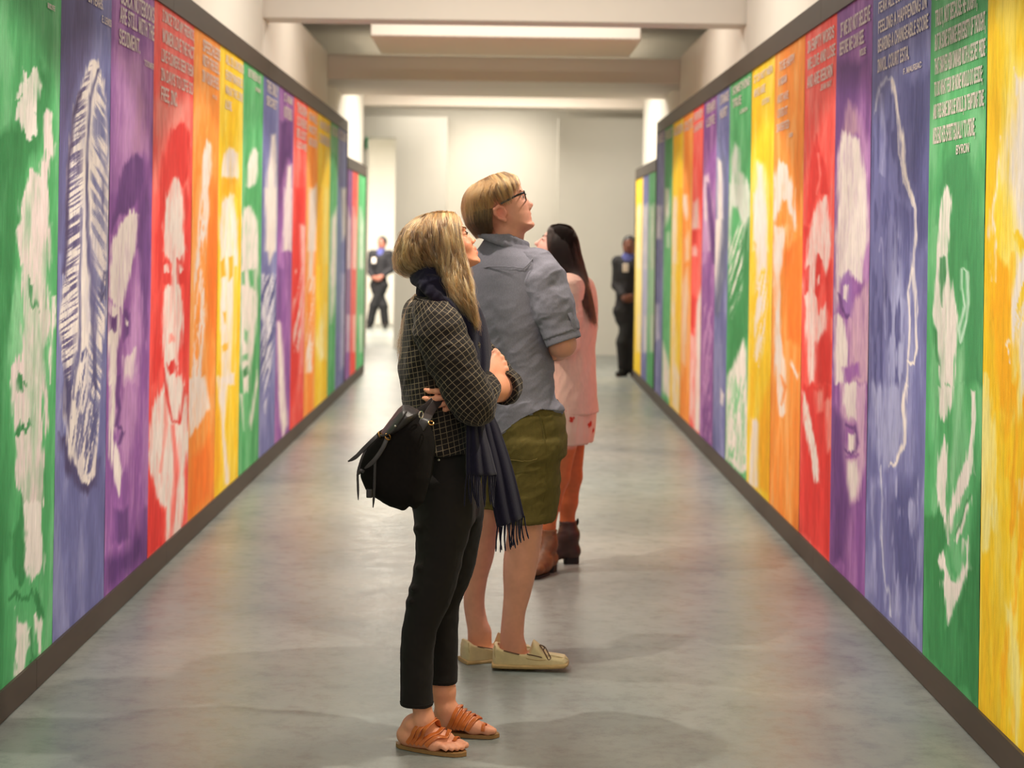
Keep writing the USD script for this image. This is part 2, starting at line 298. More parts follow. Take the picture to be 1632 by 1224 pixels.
M_letter = mat('banner_lettering', (218, 206, 200), 0.7, 0.05, 8)
def letter_mesh(text, X, s, Ya, Yb, z0, z1):
    """capitals filling the rectangle Ya..Yb (reading direction), z0..z1 on the wall plane X"""
    m = meshkit.text_mesh(text, 1.0, 1.0, bold=True)
    v = np.array(m.vertices); w = v[:, 0].max()
    out = np.empty_like(v); out[:, 1] = Ya + (Yb - Ya) * v[:, 0] / w; out[:, 2] = z0 + (z1 - z0) * v[:, 1]; out[:, 0] = X + s * 0.0006 * v[:, 2]
    f = np.array(m.faces)
    keep = ~(v[f][:, :, 2] < 0.5).all(1)                  # no hidden back faces
    f = f[keep]
    if (Yb - Ya) * s < 0: f = f[:, ::-1]
    return trimesh.Trimesh(out, f, process=False)

def banner(side, xa, xb, hue, label, shapes=(), lines=(), z_top=ZTI, step=1.5, seed=0, off=0.0):
    """xa, xb: the strip's far/near edges in the photograph at eye level; shapes and lines painted on it"""
    s, X = (1, XL) if side == 'left' else (-1, XR)
    X = X - s * off
    g = 0.0016
    Ys = sorted((2800 * abs(X) / abs(CX - xa), 2800 * abs(X) / abs(CX - xb)))
    Y0, Y1 = Ys[0] + g, Ys[1] - g
    nu = int(np.clip(abs(xb - xa) / step, 8, 90)); nv = int(np.clip((z_top - ZB) * 2800 / (0.5 * (Y0 + Y1)) / (step * 1.25), 40, 560))
    inv = np.linspace(1 / Y0, 1 / Y1, nu + 1); yy = 1 / inv; zz = np.linspace(ZB - 0.004, z_top + 0.004, nv + 1)
    Yg, Zg = np.meshgrid(yy, zz, indexing='ij')
    rng = np.random.default_rng(seed)
    wob = 0.003 * (meshkit.fbm(np.stack([Yg * 2.1, Zg * 1.1, 0 * Yg + seed], -1), 3, seed) - 0.5)
    edge = np.minimum(Yg - Y0, Y1 - Yg); curl = 0.0022 * np.exp(-edge / 0.02) * (meshkit.noise(np.stack([Zg * 3, 0 * Zg + seed, 0 * Zg], -1), 5) - 0.2)
    Xg = X + s * (wob + curl)
    V = np.stack([Xg, Yg, Zg], -1).reshape(-1, 3)
    i = np.arange((nu + 1) * (nv + 1)).reshape(nu + 1, nv + 1)
    q = np.stack([i[:-1, :-1], i[1:, :-1], i[1:, 1:], i[:-1, 1:]], -1).reshape(-1, 4)
    F = np.vstack([q[:, [0, 1, 2]], q[:, [0, 2, 3]]])
    if s < 0: pass
    else: F = F[:, ::-1]
    F = F[:, ::-1] if False else F
    # paint
    flat = np.stack([np.full(len(V), X), V[:, 1], V[:, 2]], 1)
    px = np.stack(to_px(flat), -1)
    n1 = meshkit.fbm(np.stack([flat[:, 1] * 7, flat[:, 2] * 1.6, 0 * flat[:, 1] + 3.1 * seed], -1), 5, seed)
    n2 = meshkit.fbm(np.stack([flat[:, 1] * 22, flat[:, 2] * 4.5, 0 * flat[:, 1] + 1.7 * seed], -1), 4, seed + 50)
    d, m, l = (np.array(c, float) for c in HUE[hue])
    n3 = meshkit.fbm(np.stack([flat[:, 1] * 75, flat[:, 2] * 11, 0 * flat[:, 1] + 2.3 * seed], -1), 3, seed + 70)
    n4 = meshkit.fbm(np.stack([flat[:, 1] * 9, flat[:, 2] * 6, 0 * flat[:, 1] + 4.1 * seed], -1), 5, seed + 90)
    t = np.clip((n1 - 0.5) * 2.4 + (n4 - 0.5) * 1.5 + (n2 - 0.5) * 1.0 + (n3 - 0.5) * 0.7 + 0.5, 0, 1)[:, None]
    C = np.where(t < 0.5, d * 0.35 + m * 0.65 + (m - d * 0.35 - m * 0.65) * t * 2, m + (l * 0.55 + m * 0.45 - m) * (t - 0.5) * 2)
    wx = (meshkit.fbm(np.stack([flat[:, 1] * 14, flat[:, 2] * 7, 0 * flat[:, 1] + seed], -1), 4, seed + 9) - 0.5)
    wy = (meshkit.fbm(np.stack([flat[:, 1] * 14, flat[:, 2] * 7, 0 * flat[:, 1] + seed], -1), 4, seed + 19) - 0.5)
    pw = abs(xb - xa)
    P = px + np.stack([wx * pw * 0.10, wy * pw * 0.28], -1)
    ragged = (n3 - 0.5) * min(pw, 90) * 0.13 + (n2 - 0.5) * min(pw, 90) * 0.10
    pal = {'w': CREAM, 'd': tuple(d), 'm': tuple(m), 'l': tuple(l)}
    for sh in shapes:
        kind, col, soft = sh[0], sh[1], sh[2]
        col = np.array(pal.get(col, col) if isinstance(col, str) else col, float)
        if kind == 'p': idx, a = poly_cover(P, sh[3], soft * 1.15, ragged)
        elif kind == 's': idx, a = line_cover(P, sh[3], sh[4], soft)
        elif kind == 'h':                                  # hatching inside a polygon: (dx, dy) is the direction across the strokes, per pixel
            idx, a = poly_cover(P, sh[3], soft); kx, ky = sh[4]
            ph = px[idx, 0] * kx + px[idx, 1] * ky
            br = meshkit.fbm(np.stack([ph * 0.42, (px[idx, 0] * -ky + px[idx, 1] * kx) * 0.035, 0 * ph + seed], -1), 3, seed + 33)
            a = a * np.clip((br - 0.47) * 7, 0, 1)
        if len(idx):
            a = (a * np.clip(0.82 + 1.0 * (n4[idx] - 0.45) + 0.7 * (n3[idx] - 0.48), 0.45, 1) if kind != 'p' or tuple(col) != CREAM else a * np.clip(0.88 + 0.70 * (n4[idx] - 0.42) + 0.5 * (n3[idx] - 0.45), 0.55, 1))
            a = np.clip(a, 0, 1)[:, None]; C[idx] = C[idx] * (1 - a) + col * a
    th = thing('banner', label, 'banner', (X - s * BW / 2, (Y0 + Y1) / 2, ZB), group='painted portrait banners along the two display walls')
    back = box((X - s * 0.004, Y0, ZB - 0.004), (X - s * BW, Y1, z_top + 0.004))
    obj('cloth', trimesh.Trimesh(V, F, process=False), M_banner, th, smooth=True, color=alb(C))
    obj('stretcher', back, M_core, th, smooth=False)
    if lines:
        ms = []
        for text, x0, yt, yb, x1 in lines:
            ya, yb_ = 2800 * abs(X) / abs(CX - x0), 2800 * abs(X) / abs(CX - x1)
            for_z = lambda x, y, Y: at(x, y, Y)[2]
            a, b = for_z(x0, yb, ya), for_z(x0, yt, ya)
            ya, yb_ = np.clip([ya, yb_], Y0 + 0.012, Y1 - 0.012)
            b = min(b, z_top - 0.01)
            if b - a > 0.008: obj('lettering', letter_mesh(text, X + s * 0.0035, s, ya, yb_, a, b), M_letter, th, smooth=False)
    return th

FACE = 'tall painted portrait banner in '
L, R = 'left', 'right'
XN = lambda Y: 0
banner(L, 92, -95, 'green', 'green portrait banner nearest on the left wall, cut by the left edge of the picture', [
    ('p', 'd', 7, [(0, 205), (30, 190), (60, 100), (78, 118), (80, 185), (64, 240), (44, 275), (34, 330), (26, 400), (18, 430), (-20, 440), (-20, 210)]),
    ('p', 'd', 8, [(-40, 380), (22, 380), (20, 480), (10, 560), (6, 700), (10, 900), (12, 1100), (-40, 1150)]),
    ('p', 'l', 6, [(22, 470), (34, 430), (40, 700), (30, 800), (16, 650), (16, 560)]),
    ('p', CREAM, 1.6, [(54, 108), (62, 129), (57, 155), (54, 175), (60, 201), (59, 211), (49, 220), (51, 232), (34, 214), (31, 188), (23, 181), (26, 165), (36, 153), (25, 150), (29, 139), (42, 129), (41, 118)]),
    ('p', (222, 200, 192), 1.8, [(77, 178), (84, 185), (83, 204), (87, 237), (82, 263), (77, 302), (80, 332), (78, 374), (77, 480), (77, 525), (70, 558), (69, 600), (72, 650), (69, 741), (67, 806), (66, 860), (60, 920), (40, 930), (38, 880), (38, 810), (26, 787), (23, 747), (25, 721), (21, 689), (16, 630), (13, 600), (20, 584), (33, 568), (34, 525), (38, 470), (37, 430), (33, 423), (26, 391), (25, 380), (31, 358), (33, 328), (41, 302), (49, 283), (62, 276), (67, 256), (73, 224), (71, 191)]),
    ('p', 'd', 1.5, [(28, 591), (36, 596), (36, 620), (30, 628), (25, 615)]), ('p', 'd', 1.5, [(38, 606), (44, 603), (43, 612), (39, 611)]),
    ('p', 'd', 1.5, [(20, 690), (29, 669), (34, 676), (42, 672), (49, 683), (33, 687)]), ('p', 'd', 1.5, [(52, 437), (58, 440), (57, 470), (64, 489), (55, 485), (52, 470)]),
    ('p', CREAM, 1.6, [(83, 470), (88, 466), (87, 500), (81, 600), (78, 612), (77, 560), (80, 520)]), ('p', 'l', 2, [(22, 440), (29, 470), (28, 500), (22, 520), (20, 480)]),
    ('p', 'm', 3, [(5, 900), (38, 860), (40, 905), (62, 905), (66, 930), (64, 970), (20, 980), (8, 950)]), ('p', 'd', 2, [(14, 850), (40, 800), (36, 860), (50, 905), (30, 935), (20, 900)]),
    ('p', CREAM, 1.6, [(40, 805), (68, 800), (66, 890), (60, 922), (50, 930), (42, 890)]), ('s', 'd', 1.5, [(20, 960), (45, 945), (60, 955), (66, 990)], 8),
    ('p', CREAM, 1.6, [(26, 974), (42, 996), (46, 1025), (33, 1061), (21, 1078), (24, 1012)]), ('p', CREAM, 1.6, [(48, 963), (60, 975), (67, 1010), (66, 1035), (58, 1040)]), ('s', 'd', 1.5, [(44, 1000), (52, 1050), (45, 1060)], 4)],
    [('RADCLYFFE', 69, 4, 12, 81)], seed=1)
banner(L, 172.7, 92, 'blue', 'slate blue portrait banner with a white braided headdress, second from the left edge', [
    ('p', (84, 74, 112), 8, [(92, -20), (150, -20), (145, 80), (135, 112), (120, 150), (110, 200), (104, 260), (100, 330), (97, 400), (90, 400)]),
    ('p', (70, 60, 96), 4, [(95, 690), (103, 742), (118, 772), (140, 786), (154, 775), (160, 730), (130, 700)]),
    ('p', CREAM, 1.8, [(146, 95), (155, 97), (162, 115), (167, 130), (170, 190), (172, 260), (172, 330), (170, 430), (170, 500), (165, 560), (160, 600), (158, 650), (156, 720), (152, 755), (143, 770), (130, 765), (117, 745), (105, 700), (100, 650), (103, 600), (98, 560), (95, 520), (98, 470), (104, 420), (107, 380), (106, 300), (110, 230), (118, 170), (130, 135), (140, 105)]),
    ('h', (82, 72, 112), 3, [(146, 105), (138, 140), (130, 250), (126, 400), (118, 560), (112, 640), (103, 600), (96, 520), (104, 420), (106, 300), (112, 220), (124, 150)], (0.42, 0.62)),
    ('h', (112, 112, 150), 3, [(160, 120), (168, 160), (170, 300), (168, 560), (156, 700), (140, 760), (142, 600), (146, 400), (148, 200)], (0.5, -0.28)),
    ('h', (90, 88, 128), 3, [(120, 560), (150, 560), (156, 650), (150, 750), (130, 755), (112, 700), (105, 640)], (0.75, 0.12)),
    ('s', (78, 74, 112), 2, [(158, 115), (150, 132), (143, 160), (140, 220), (138, 300), (140, 380), (145, 440), (146, 500), (150, 560), (152, 620)], 5),
    ('s', (66, 52, 84), 2.5, [(128, 148), (116, 190), (110, 250), (106, 330), (107, 385), (101, 440)], 6), ('s', (80, 76, 120), 2, [(128, 330), (128, 450), (124, 560), (118, 640)], 3),
    ('p', (96, 90, 130), 3, [(143, 380), (152, 420), (156, 520), (150, 560), (145, 480)]), ('p', (70, 64, 100), 2.5, [(104, 560), (112, 610), (116, 640), (110, 700), (101, 650)]),
    ('s', (80, 76, 112), 1.5, [(160, 470), (165, 432), (170, 436), (169, 480)], 3), ('p', (70, 66, 100), 1.5, [(160, 470), (167, 462), (165, 478), (160, 482)]), ('p', (92, 88, 130), 2, [(163, 280), (168, 300), (166, 345), (161, 320)])],
    [('IN TEARS.', 134, -14, 2, 158), ('E. LEWIS', 156, 24, 35, 172)], seed=2)
banner(L, 241, 172.7, 'purple', 'purple portrait banner of a dark haired face, third from the left edge', [
    ('p', 'l', 16, [(180, 80), (236, 90), (236, 240), (215, 250), (185, 300)]),
    ('p', (176, 126, 160), 7, [(222, 140), (230, 170), (228, 240), (212, 245), (215, 190)]),
    ('p', 'd', 2.5, Z1([(430, 490), (455, 510), (462, 580), (442, 640), (420, 662), (380, 692), (353, 735), (362, 660), (375, 570), (395, 530)])),
    ('p', 'd', 2.5, Z1([(455, 560), (475, 640), (477, 800), (465, 1075), (450, 1000), (440, 860), (445, 700)])),
    ('p', CREAM, 1.8, Z1([(415, 668), (442, 688), (437, 770), (422, 850), (402, 930), (387, 990), (370, 980), (350, 940), (350, 850), (356, 770), (380, 715)])),
    ('p', 'l', 4, Z1([(440, 800), (452, 1000), (462, 1080), (440, 1224), (390, 1224), (395, 1130), (420, 1000)])),
    ('p', CREAM, 1.8, Z1([(352, 960), (386, 985), (382, 1060), (376, 1140), (364, 1224), (346, 1224), (344, 1100)])), ('p', (226, 206, 202), 2, Z1([(397, 1135), (432, 1110), (428, 1224), (395, 1224)])),
    ('p', 'd', 2, Z1([(348, 1000), (372, 1005), (370, 1062), (350, 1050)])), ('p', 'd', 2, Z1([(392, 970), (414, 1000), (412, 1062), (396, 1085)])), ('p', CREAM, 1.2, Z1([(400, 1010), (409, 1016), (408, 1030), (400, 1030)])),
    ('p', CREAM, 2, Z2z([(344, 0), (362, 0), (360, 130), (352, 200), (376, 260), (386, 300), (371, 368), (355, 340), (344, 250), (340, 150)])), ('p', 'l', 5, Z2z([(390, 0), (430, 0), (432, 120), (410, 260), (386, 300), (370, 200), (375, 90)])),
    ('s', 'd', 2, Z2z([(370, 0), (366, 60), (372, 110), (362, 160), (384, 172), (372, 215)]), 5), ('p', 'd', 4, Z2z([(358, 420), (402, 408), (402, 505), (360, 515)])),
    ('p', (82, 44, 104), 9, Z2z([(326, 580), (392, 540), (440, 470), (456, 420), (456, 560), (390, 625), (326, 690)]))],
    [('BLACK NOTEBOOKS', 186, -22, 4, 240), ('ARE STILL WITH THE', 185, 9, 34, 243), ('SEDIMENT.', 184, 45, 68, 218), ('TOOMER', 225, 95, 104, 240)], seed=3)
banner(L, 304.8, 241, 'red', 'red portrait banner of a woman with bare shoulders on the left wall', [
    ('p', 'l', 10, [(246, 160), (300, 165), (302, 230), (284, 200), (262, 230), (248, 300)]),
    ('p', 'd', 2.5, Z1([(550, 405), (590, 398), (607, 430), (602, 560), (580, 592), (562, 602), (552, 560), (532, 600), (522, 700), (520, 800), (517, 900), (497, 940), (495, 760), (510, 620), (520, 500), (540, 440)])),
    ('p', 'd', 4, Z1([(497, 930), (520, 900), (518, 1050), (524, 1150), (500, 1224), (484, 1224), (488, 1060)])), ('p', 'd', 4, Z1([(590, 600), (606, 640), (604, 1000), (590, 1200), (578, 1100), (588, 900), (592, 800)])),
    ('p', CREAM, 1.8, Z1([(556, 560), (580, 600), (586, 690), (582, 720), (591, 800), (586, 840), (576, 870), (571, 910), (577, 930), (586, 960), (581, 1040), (571, 1130), (566, 1180), (556, 1224), (531, 1224), (521, 1140), (516, 1030), (521, 930), (541, 900), (546, 840), (519, 800), (521, 720), (531, 640)])),
    ('p', 'd', 1.6, Z1([(518, 832), (535, 823), (547, 880), (546, 908), (520, 902)])), ('p', CREAM, 1.2, Z1([(524, 842), (534, 840), (538, 868), (526, 866)])), ('p', 'd', 1.6, Z1([(563, 832), (580, 818), (593, 880), (590, 912), (568, 906)])), ('p', CREAM, 1.2, Z1([(570, 845), (578, 838), (584, 868), (572, 866)])),
    ('p', 'd', 1.6, Z1([(534, 1160), (548, 1152), (566, 1163), (556, 1197), (540, 1192)])), ('p', 'l', 2, Z1([(541, 1070), (556, 1074), (558, 1092), (542, 1090)])),
    ('p', CREAM, 2, Z2z([(520, 0), (560, 0), (585, 60), (592, 200), (577, 300), (570, 440), (562, 500), (520, 520), (515, 420), (490, 380), (470, 300), (461, 200), (480, 100), (502, 40)])),
    ('s', 'd', 1.6, Z2z([(514, -20), (525, 80), (536, 132), (560, 142), (576, 40)]), 4), ('s', (244, 110, 100), 2, Z2z([(540, 150), (546, 220), (552, 300), (541, 430), (532, 520)]), 7), ('s', 'l', 2, Z2z([(516, 60), (520, 150), (500, 300)]), 4),
    ('p', 'd', 3, Z2z([(462, 300), (490, 385), (515, 430), (514, 520), (455, 570), (458, 400)]))],
    [('I ONCE TOLD MY FRIENDS,', 253, 15, 33, 304), ('WOMEN LOVE THE FACT', 253, 45, 66, 304), ('LIKE FLOWERS SEEK THEM', 252, 77, 96, 303), ('IN DAYS TO LIFE SO', 252, 108, 127, 303), ('FREE, INC.', 252, 137, 159, 279)], seed=4)
banner(L, 346.8, 304.8, 'orange', 'orange portrait banner of a long haired pale figure on the left wall', [
    ('p', 'l', 5, Z1([(640, 560), (650, 700), (640, 900), (618, 1100), (610, 900), (625, 700)])),
    ('p', CREAM, 1.8, Z1([(660, 443), (673, 470), (673, 560), (666, 600), (669, 680), (661, 720), (656, 800), (651, 900), (657, 1000), (646, 1100), (641, 1224), (610, 1224), (615, 1100), (622, 1000), (620, 900), (625, 800), (633, 700), (641, 600), (645, 500)])),
    ('h', 'm', 2, Z1([(650, 560), (660, 900), (640, 1224), (612, 1224), (622, 850)]), (1.0, 0.06)),
    ('p', CREAM, 2, Z2z([(585, 0), (640, 0), (656, 100), (622, 150), (596, 184), (586, 100)])), ('p', 'd', 6, Z2z([(600, 260), (660, 180), (660, 370), (585, 440)])), ('p', 'd', 4, Z1([(676, 560), (692, 640), (690, 1100), (668, 1000), (664, 800)]))],
    [('SPEECHLESS', 318, 62, 80, 346), ('WITH THE BELL', 318, 86, 103, 345), ('IN YOUR EYES.', 318, 111, 129, 345), ('H. D.', 335, 150, 156, 342)], seed=5)
banner(L, 384.3, 346.8, 'yellow', 'golden yellow portrait banner of a round pale face on the left wall', [
    ('p', CREAM, 1.8, Z1([(735, 468), (757, 490), (759, 560), (752, 600), (747, 640), (757, 700), (762, 820), (757, 900), (752, 1000), (752, 1100), (746, 1224), (705, 1224), (700, 1100), (704, 900), (704, 800), (700, 720), (710, 620), (704, 560), (715, 490)])),
    ('p', 'd', 2.5, Z1([(703, 570), (759, 565), (757, 628), (735, 615), (712, 640)])), ('p', 'd', 1.4, Z1([(704, 832), (716, 820), (719, 880), (706, 886)])), ('p', 'd', 1.4, Z1([(727, 816), (743, 813), (743, 880), (730, 892)])),
    ('p', 'd', 1.4, Z1([(708, 1000), (721, 993), (718, 1034)])), ('p', 'd', 1.4, Z1([(706, 1100), (726, 1094), (726, 1116), (708, 1122)])), ('s', 'm', 2, Z1([(752, 850), (748, 1000), (742, 1180)]), 5),
    ('p', CREAM, 2, Z2z([(675, 0), (712, 0), (702, 150), (716, 330), (704, 342), (690, 150)])), ('p', 'd', 4, Z2z([(668, 0), (686, 120), (690, 300), (668, 380)]))],
    [('ALL IS LONGING', 355, 86, 100, 384), ('EVERYWHERE I', 355, 111, 125, 383), ('WALK THE LINE', 355, 135, 148, 383), ('ALONE.', 355, 158, 172, 366)], seed=6)
banner(L, 416.3, 384.3, 'green', 'green portrait banner of a long white bald face on the left wall', [
    ('p', CREAM, 2, Z3([(75, 718), (97, 740), (96, 830), (86, 892), (60, 920), (40, 910), (45, 800)])),
    ('p', CREAM, 2, Z4([(30, 88), (60, 88), (92, 160), (97, 280), (97, 400), (91, 560), (86, 700), (62, 850), (50, 1000), (30, 1000), (10, 850), (8, 600), (10, 300), (15, 150)])),
    ('p', 'm', 2, Z4([(48, 400), (80, 395), (80, 500), (55, 470)])), ('p', 'm', 2, Z4([(16, 410), (30, 408), (30, 470), (18, 470)])), ('p', 'm', 2, Z4([(20, 818), (46, 813), (46, 842), (20, 842)])), ('p', 'd', 2, Z4([(20, 890), (46, 870), (46, 912), (25, 922)])), ('p', 'm', 2, Z4([(30, 690), (46, 700), (40, 760), (30, 740)])),
    ('p', CREAM, 1.8, Z4([(5, 1000), (20, 1000), (26, 1180)])), ('p', CREAM, 1.8, Z4([(90, 890), (96, 950), (61, 1180), (54, 1150)]))],
    [('BETWEEN US', 391, 109, 121, 411), ('NONE', 403, 138, 144, 411)], seed=7)
banner(L, 441.7, 416.3, 'blue', 'slate blue portrait banner with a narrow white profile, eighth on the left wall', [
    ('p', CREAM, 2.2, Z3([(160, 655), (181, 655), (187, 800), (187, 1000), (182, 1224), (130, 1224), (135, 900), (150, 760)])), ('p', CREAM, 2.2, Z4([(130, 0), (187, 0), (187, 120), (176, 300), (150, 372), (135, 200)])),
    ('p', 'd', 5, Z4([(100, 440), (192, 430), (192, 640), (150, 900), (110, 900)])), ('h', (220, 214, 216), 3, Z4([(110, 420), (180, 420), (170, 800), (130, 1100), (110, 900)]), (0.9, 0.25)), ('p', (214, 208, 210), 2.5, Z4([(115, 560), (150, 640), (162, 700), (150, 702), (120, 640)]))],
    [('THE ONLY', 421, 127, 145, 439), ('SECRET', 421, 152, 166, 438)], seed=8, step=1.4)
banner(L, 465.5, 441.7, 'purple', 'purple portrait banner with a pale cheek and dark hair strip on the left wall', [
    ('p', 'd', 3, Z3([(203, 590), (265, 590), (265, 790), (240, 770), (215, 860), (203, 900)])), ('p', CREAM, 2.4, Z3([(240, 810), (262, 798), (262, 1224), (215, 1224), (225, 1000)])), ('p', (232, 214, 210), 2.4, Z4([(225, 0), (262, 0), (256, 250), (240, 290), (218, 220)])),
    ('p', CREAM, 2.2, Z4([(190, 640), (206, 660), (241, 1150), (216, 1220), (200, 1100), (190, 850)])), ('p', 'd', 3, Z4([(190, 380), (215, 400), (205, 640), (188, 640)]))],
    [('I AM', 449, 148, 160, 462), ('NOTHING', 449, 168, 186, 462)], seed=9, step=1.4)
banner(L, 487, 465.5, 'red', 'coral red portrait banner with a dark red stripe down its middle, left wall', [
    ('p', 'd', 3, Z4([(275, 0), (318, 0), (312, 300), (300, 600), (290, 900), (250, 1120), (245, 900), (255, 600), (265, 300)])), ('p', (240, 200, 190), 3, Z4([(302, 180), (326, 180), (323, 600), (302, 900), (308, 500)])), ('h', CREAM, 3, Z4([(270, 400), (320, 380), (300, 800), (262, 800)]), (0.7, 0.12))],
    [('THOUGH', 470, 163, 178, 486), ('LOVERS', 470, 184, 198, 486), ('BE LOST', 470, 204, 217, 486), ('LOVE', 470, 224, 234, 486)], seed=10, step=1.4)
banner(L, 504.2, 487, 'orange', 'orange portrait banner with a pale long face, left wall before the golden one', [
    ('p', CREAM, 2.6, Z3([(347, 950), (381, 895), (381, 1224), (338, 1224)])), ('p', CREAM, 2.6, Z4([(347, 0), (381, 0), (376, 180), (361, 440), (340, 440), (346, 250)])), ('h', CREAM, 3, Z4([(335, 440), (372, 430), (366, 900), (325, 900)]), (0.8, 0.15))],
    [('SHALL', 489, 178, 190, 503), ('NOT;', 489, 198, 210, 503), ('AND DEATH', 489, 218, 230, 503)], seed=11, step=1.4)
banner(L, 524.3, 504.2, 'yellow', 'mustard yellow portrait banner with pale right half, left wall', [
    ('p', 'l', 5, ZC([(760, 0), (860, 0), (860, 1224), (790, 1224), (770, 700)])), ('p', 'd', 4, ZC([(680, 0), (745, 0), (740, 600), (690, 1224), (650, 1224), (680, 500)])), ('p', (244, 226, 170), 4, Z4([(372, 760), (425, 560), (424, 830), (400, 840)]))],
    [('HAVE NO', 506, 190, 203, 523), ('DOMINION', 506, 212, 226, 523)], seed=12, step=1.4)
banner(L, 536.6, 524.3, 'green', 'pale green portrait banner with a slim white face, left wall near its far end', [('p', CREAM, 2.8, Z4([(455, 150), (481, 90), (481, 350), (466, 600), (450, 660), (445, 400)])), ('p', 'l', 4, Z3([(445, 600), (485, 610), (480, 760), (448, 740)]))], [('ENOUGH', 526, 200, 214, 536)], seed=13, step=1.4)
banner(L, 551, 536.6, 'blue', 'grey blue portrait banner last on the long left wall', [('p', CREAM, 2.8, Z4([(500, 0), (527, 0), (527, 220), (505, 260)])), ('p', (96, 116, 142), 4, Z4([(484, 0), (500, 0), (500, 700), (484, 700)])), ('p', (190, 178, 196), 4, Z4([(505, 420), (522, 420), (520, 860), (500, 880)]))], [('SILENT', 538, 207, 220, 550)], seed=14, step=1.4)
for a, b, h, lab, sd in ((560, 551.2, 'purple', 'narrow purple banner first on the short far left wall', 15), (569.3, 560, 'red', 'narrow red banner between purple and green on the short far left wall', 16), (582, 569.3, 'green', 'green banner last on the short far left wall beside the doorway', 17)):
    m_ = 0.5 * (a + b); banner(L, a, b, h, lab, [('p', CREAM, 3, [(m_ - 2, 330), (m_ + 3, 350), (m_ + 3.5, 430), (m_ + 1, 560), (m_ - 2, 560), (m_ - 3, 440)]), ('p', 'd', 3, [(m_ - 2, 430), (m_ + 2, 430), (m_ + 1, 500), (m_ - 2, 500)])], (), z_top=Z2 - 0.12, seed=sd, step=1.2, off=0.004)

banner(R, 1569.5, 1770, 'yellow', 'golden yellow banner nearest on the right wall, cut by the right edge of the picture', [
    ('p', 'l', 13, [(1612, 100), (1700, 60), (1700, 720), (1606, 660), (1602, 500), (1600, 380), (1590, 290), (1597, 200)]),
    ('p', 'd', 6, [(1584, 400), (1610, 420), (1616, 480), (1618, 560), (1610, 650), (1590, 650), (1579, 520)]), ('p', CREAM, 9, [(1622, 130), (1700, 110), (1700, 370), (1622, 375), (1613, 330), (1604, 285), (1607, 220), (1613, 170)]),
    ('p', CREAM, 4, [(1618, 405), (1700, 395), (1700, 700), (1628, 640), (1621, 560), (1616, 490)]), ('p', 'm', 3, [(1612, 372), (1650, 378), (1650, 396), (1618, 390)]), ('h', 'm', 3, [(1616, 440), (1650, 440), (1650, 560), (1620, 540)], (0.35, 0.1)),
    ('s', CREAM, 1.4, [(1597, 212), (1590, 260), (1585, 320), (1582, 400), (1584, 450)], 3), ('s', CREAM, 1.5, [(1612, 540), (1606, 560), (1610, 570)], 4), ('p', (246, 220, 132), 2, [(1563, 600), (1578, 610), (1588, 700), (1586, 800), (1578, 860), (1560, 900)]),
    ('p', CREAM, 4, [(1627, 760), (1700, 740), (1700, 890), (1630, 870)]), ('s', 'd', 3, [(1615, 600), (1622, 700), (1612, 760), (1625, 800)], 7), ('h', 'd', 5, [(1596, 560), (1640, 600), (1640, 1200), (1600, 1160)], (0.3, 0.03)), ('p', 'l', 3, [(1604, 960), (1616, 960), (1627, 1100), (1620, 1190), (1613, 1170)]),
    ('s', 'l', 6, [(1618, 115), (1612, 150)], 5), ('s', CREAM, 1.5, [(1618, 112), (1624, 125), (1620, 150)], 4)], (), seed=21)
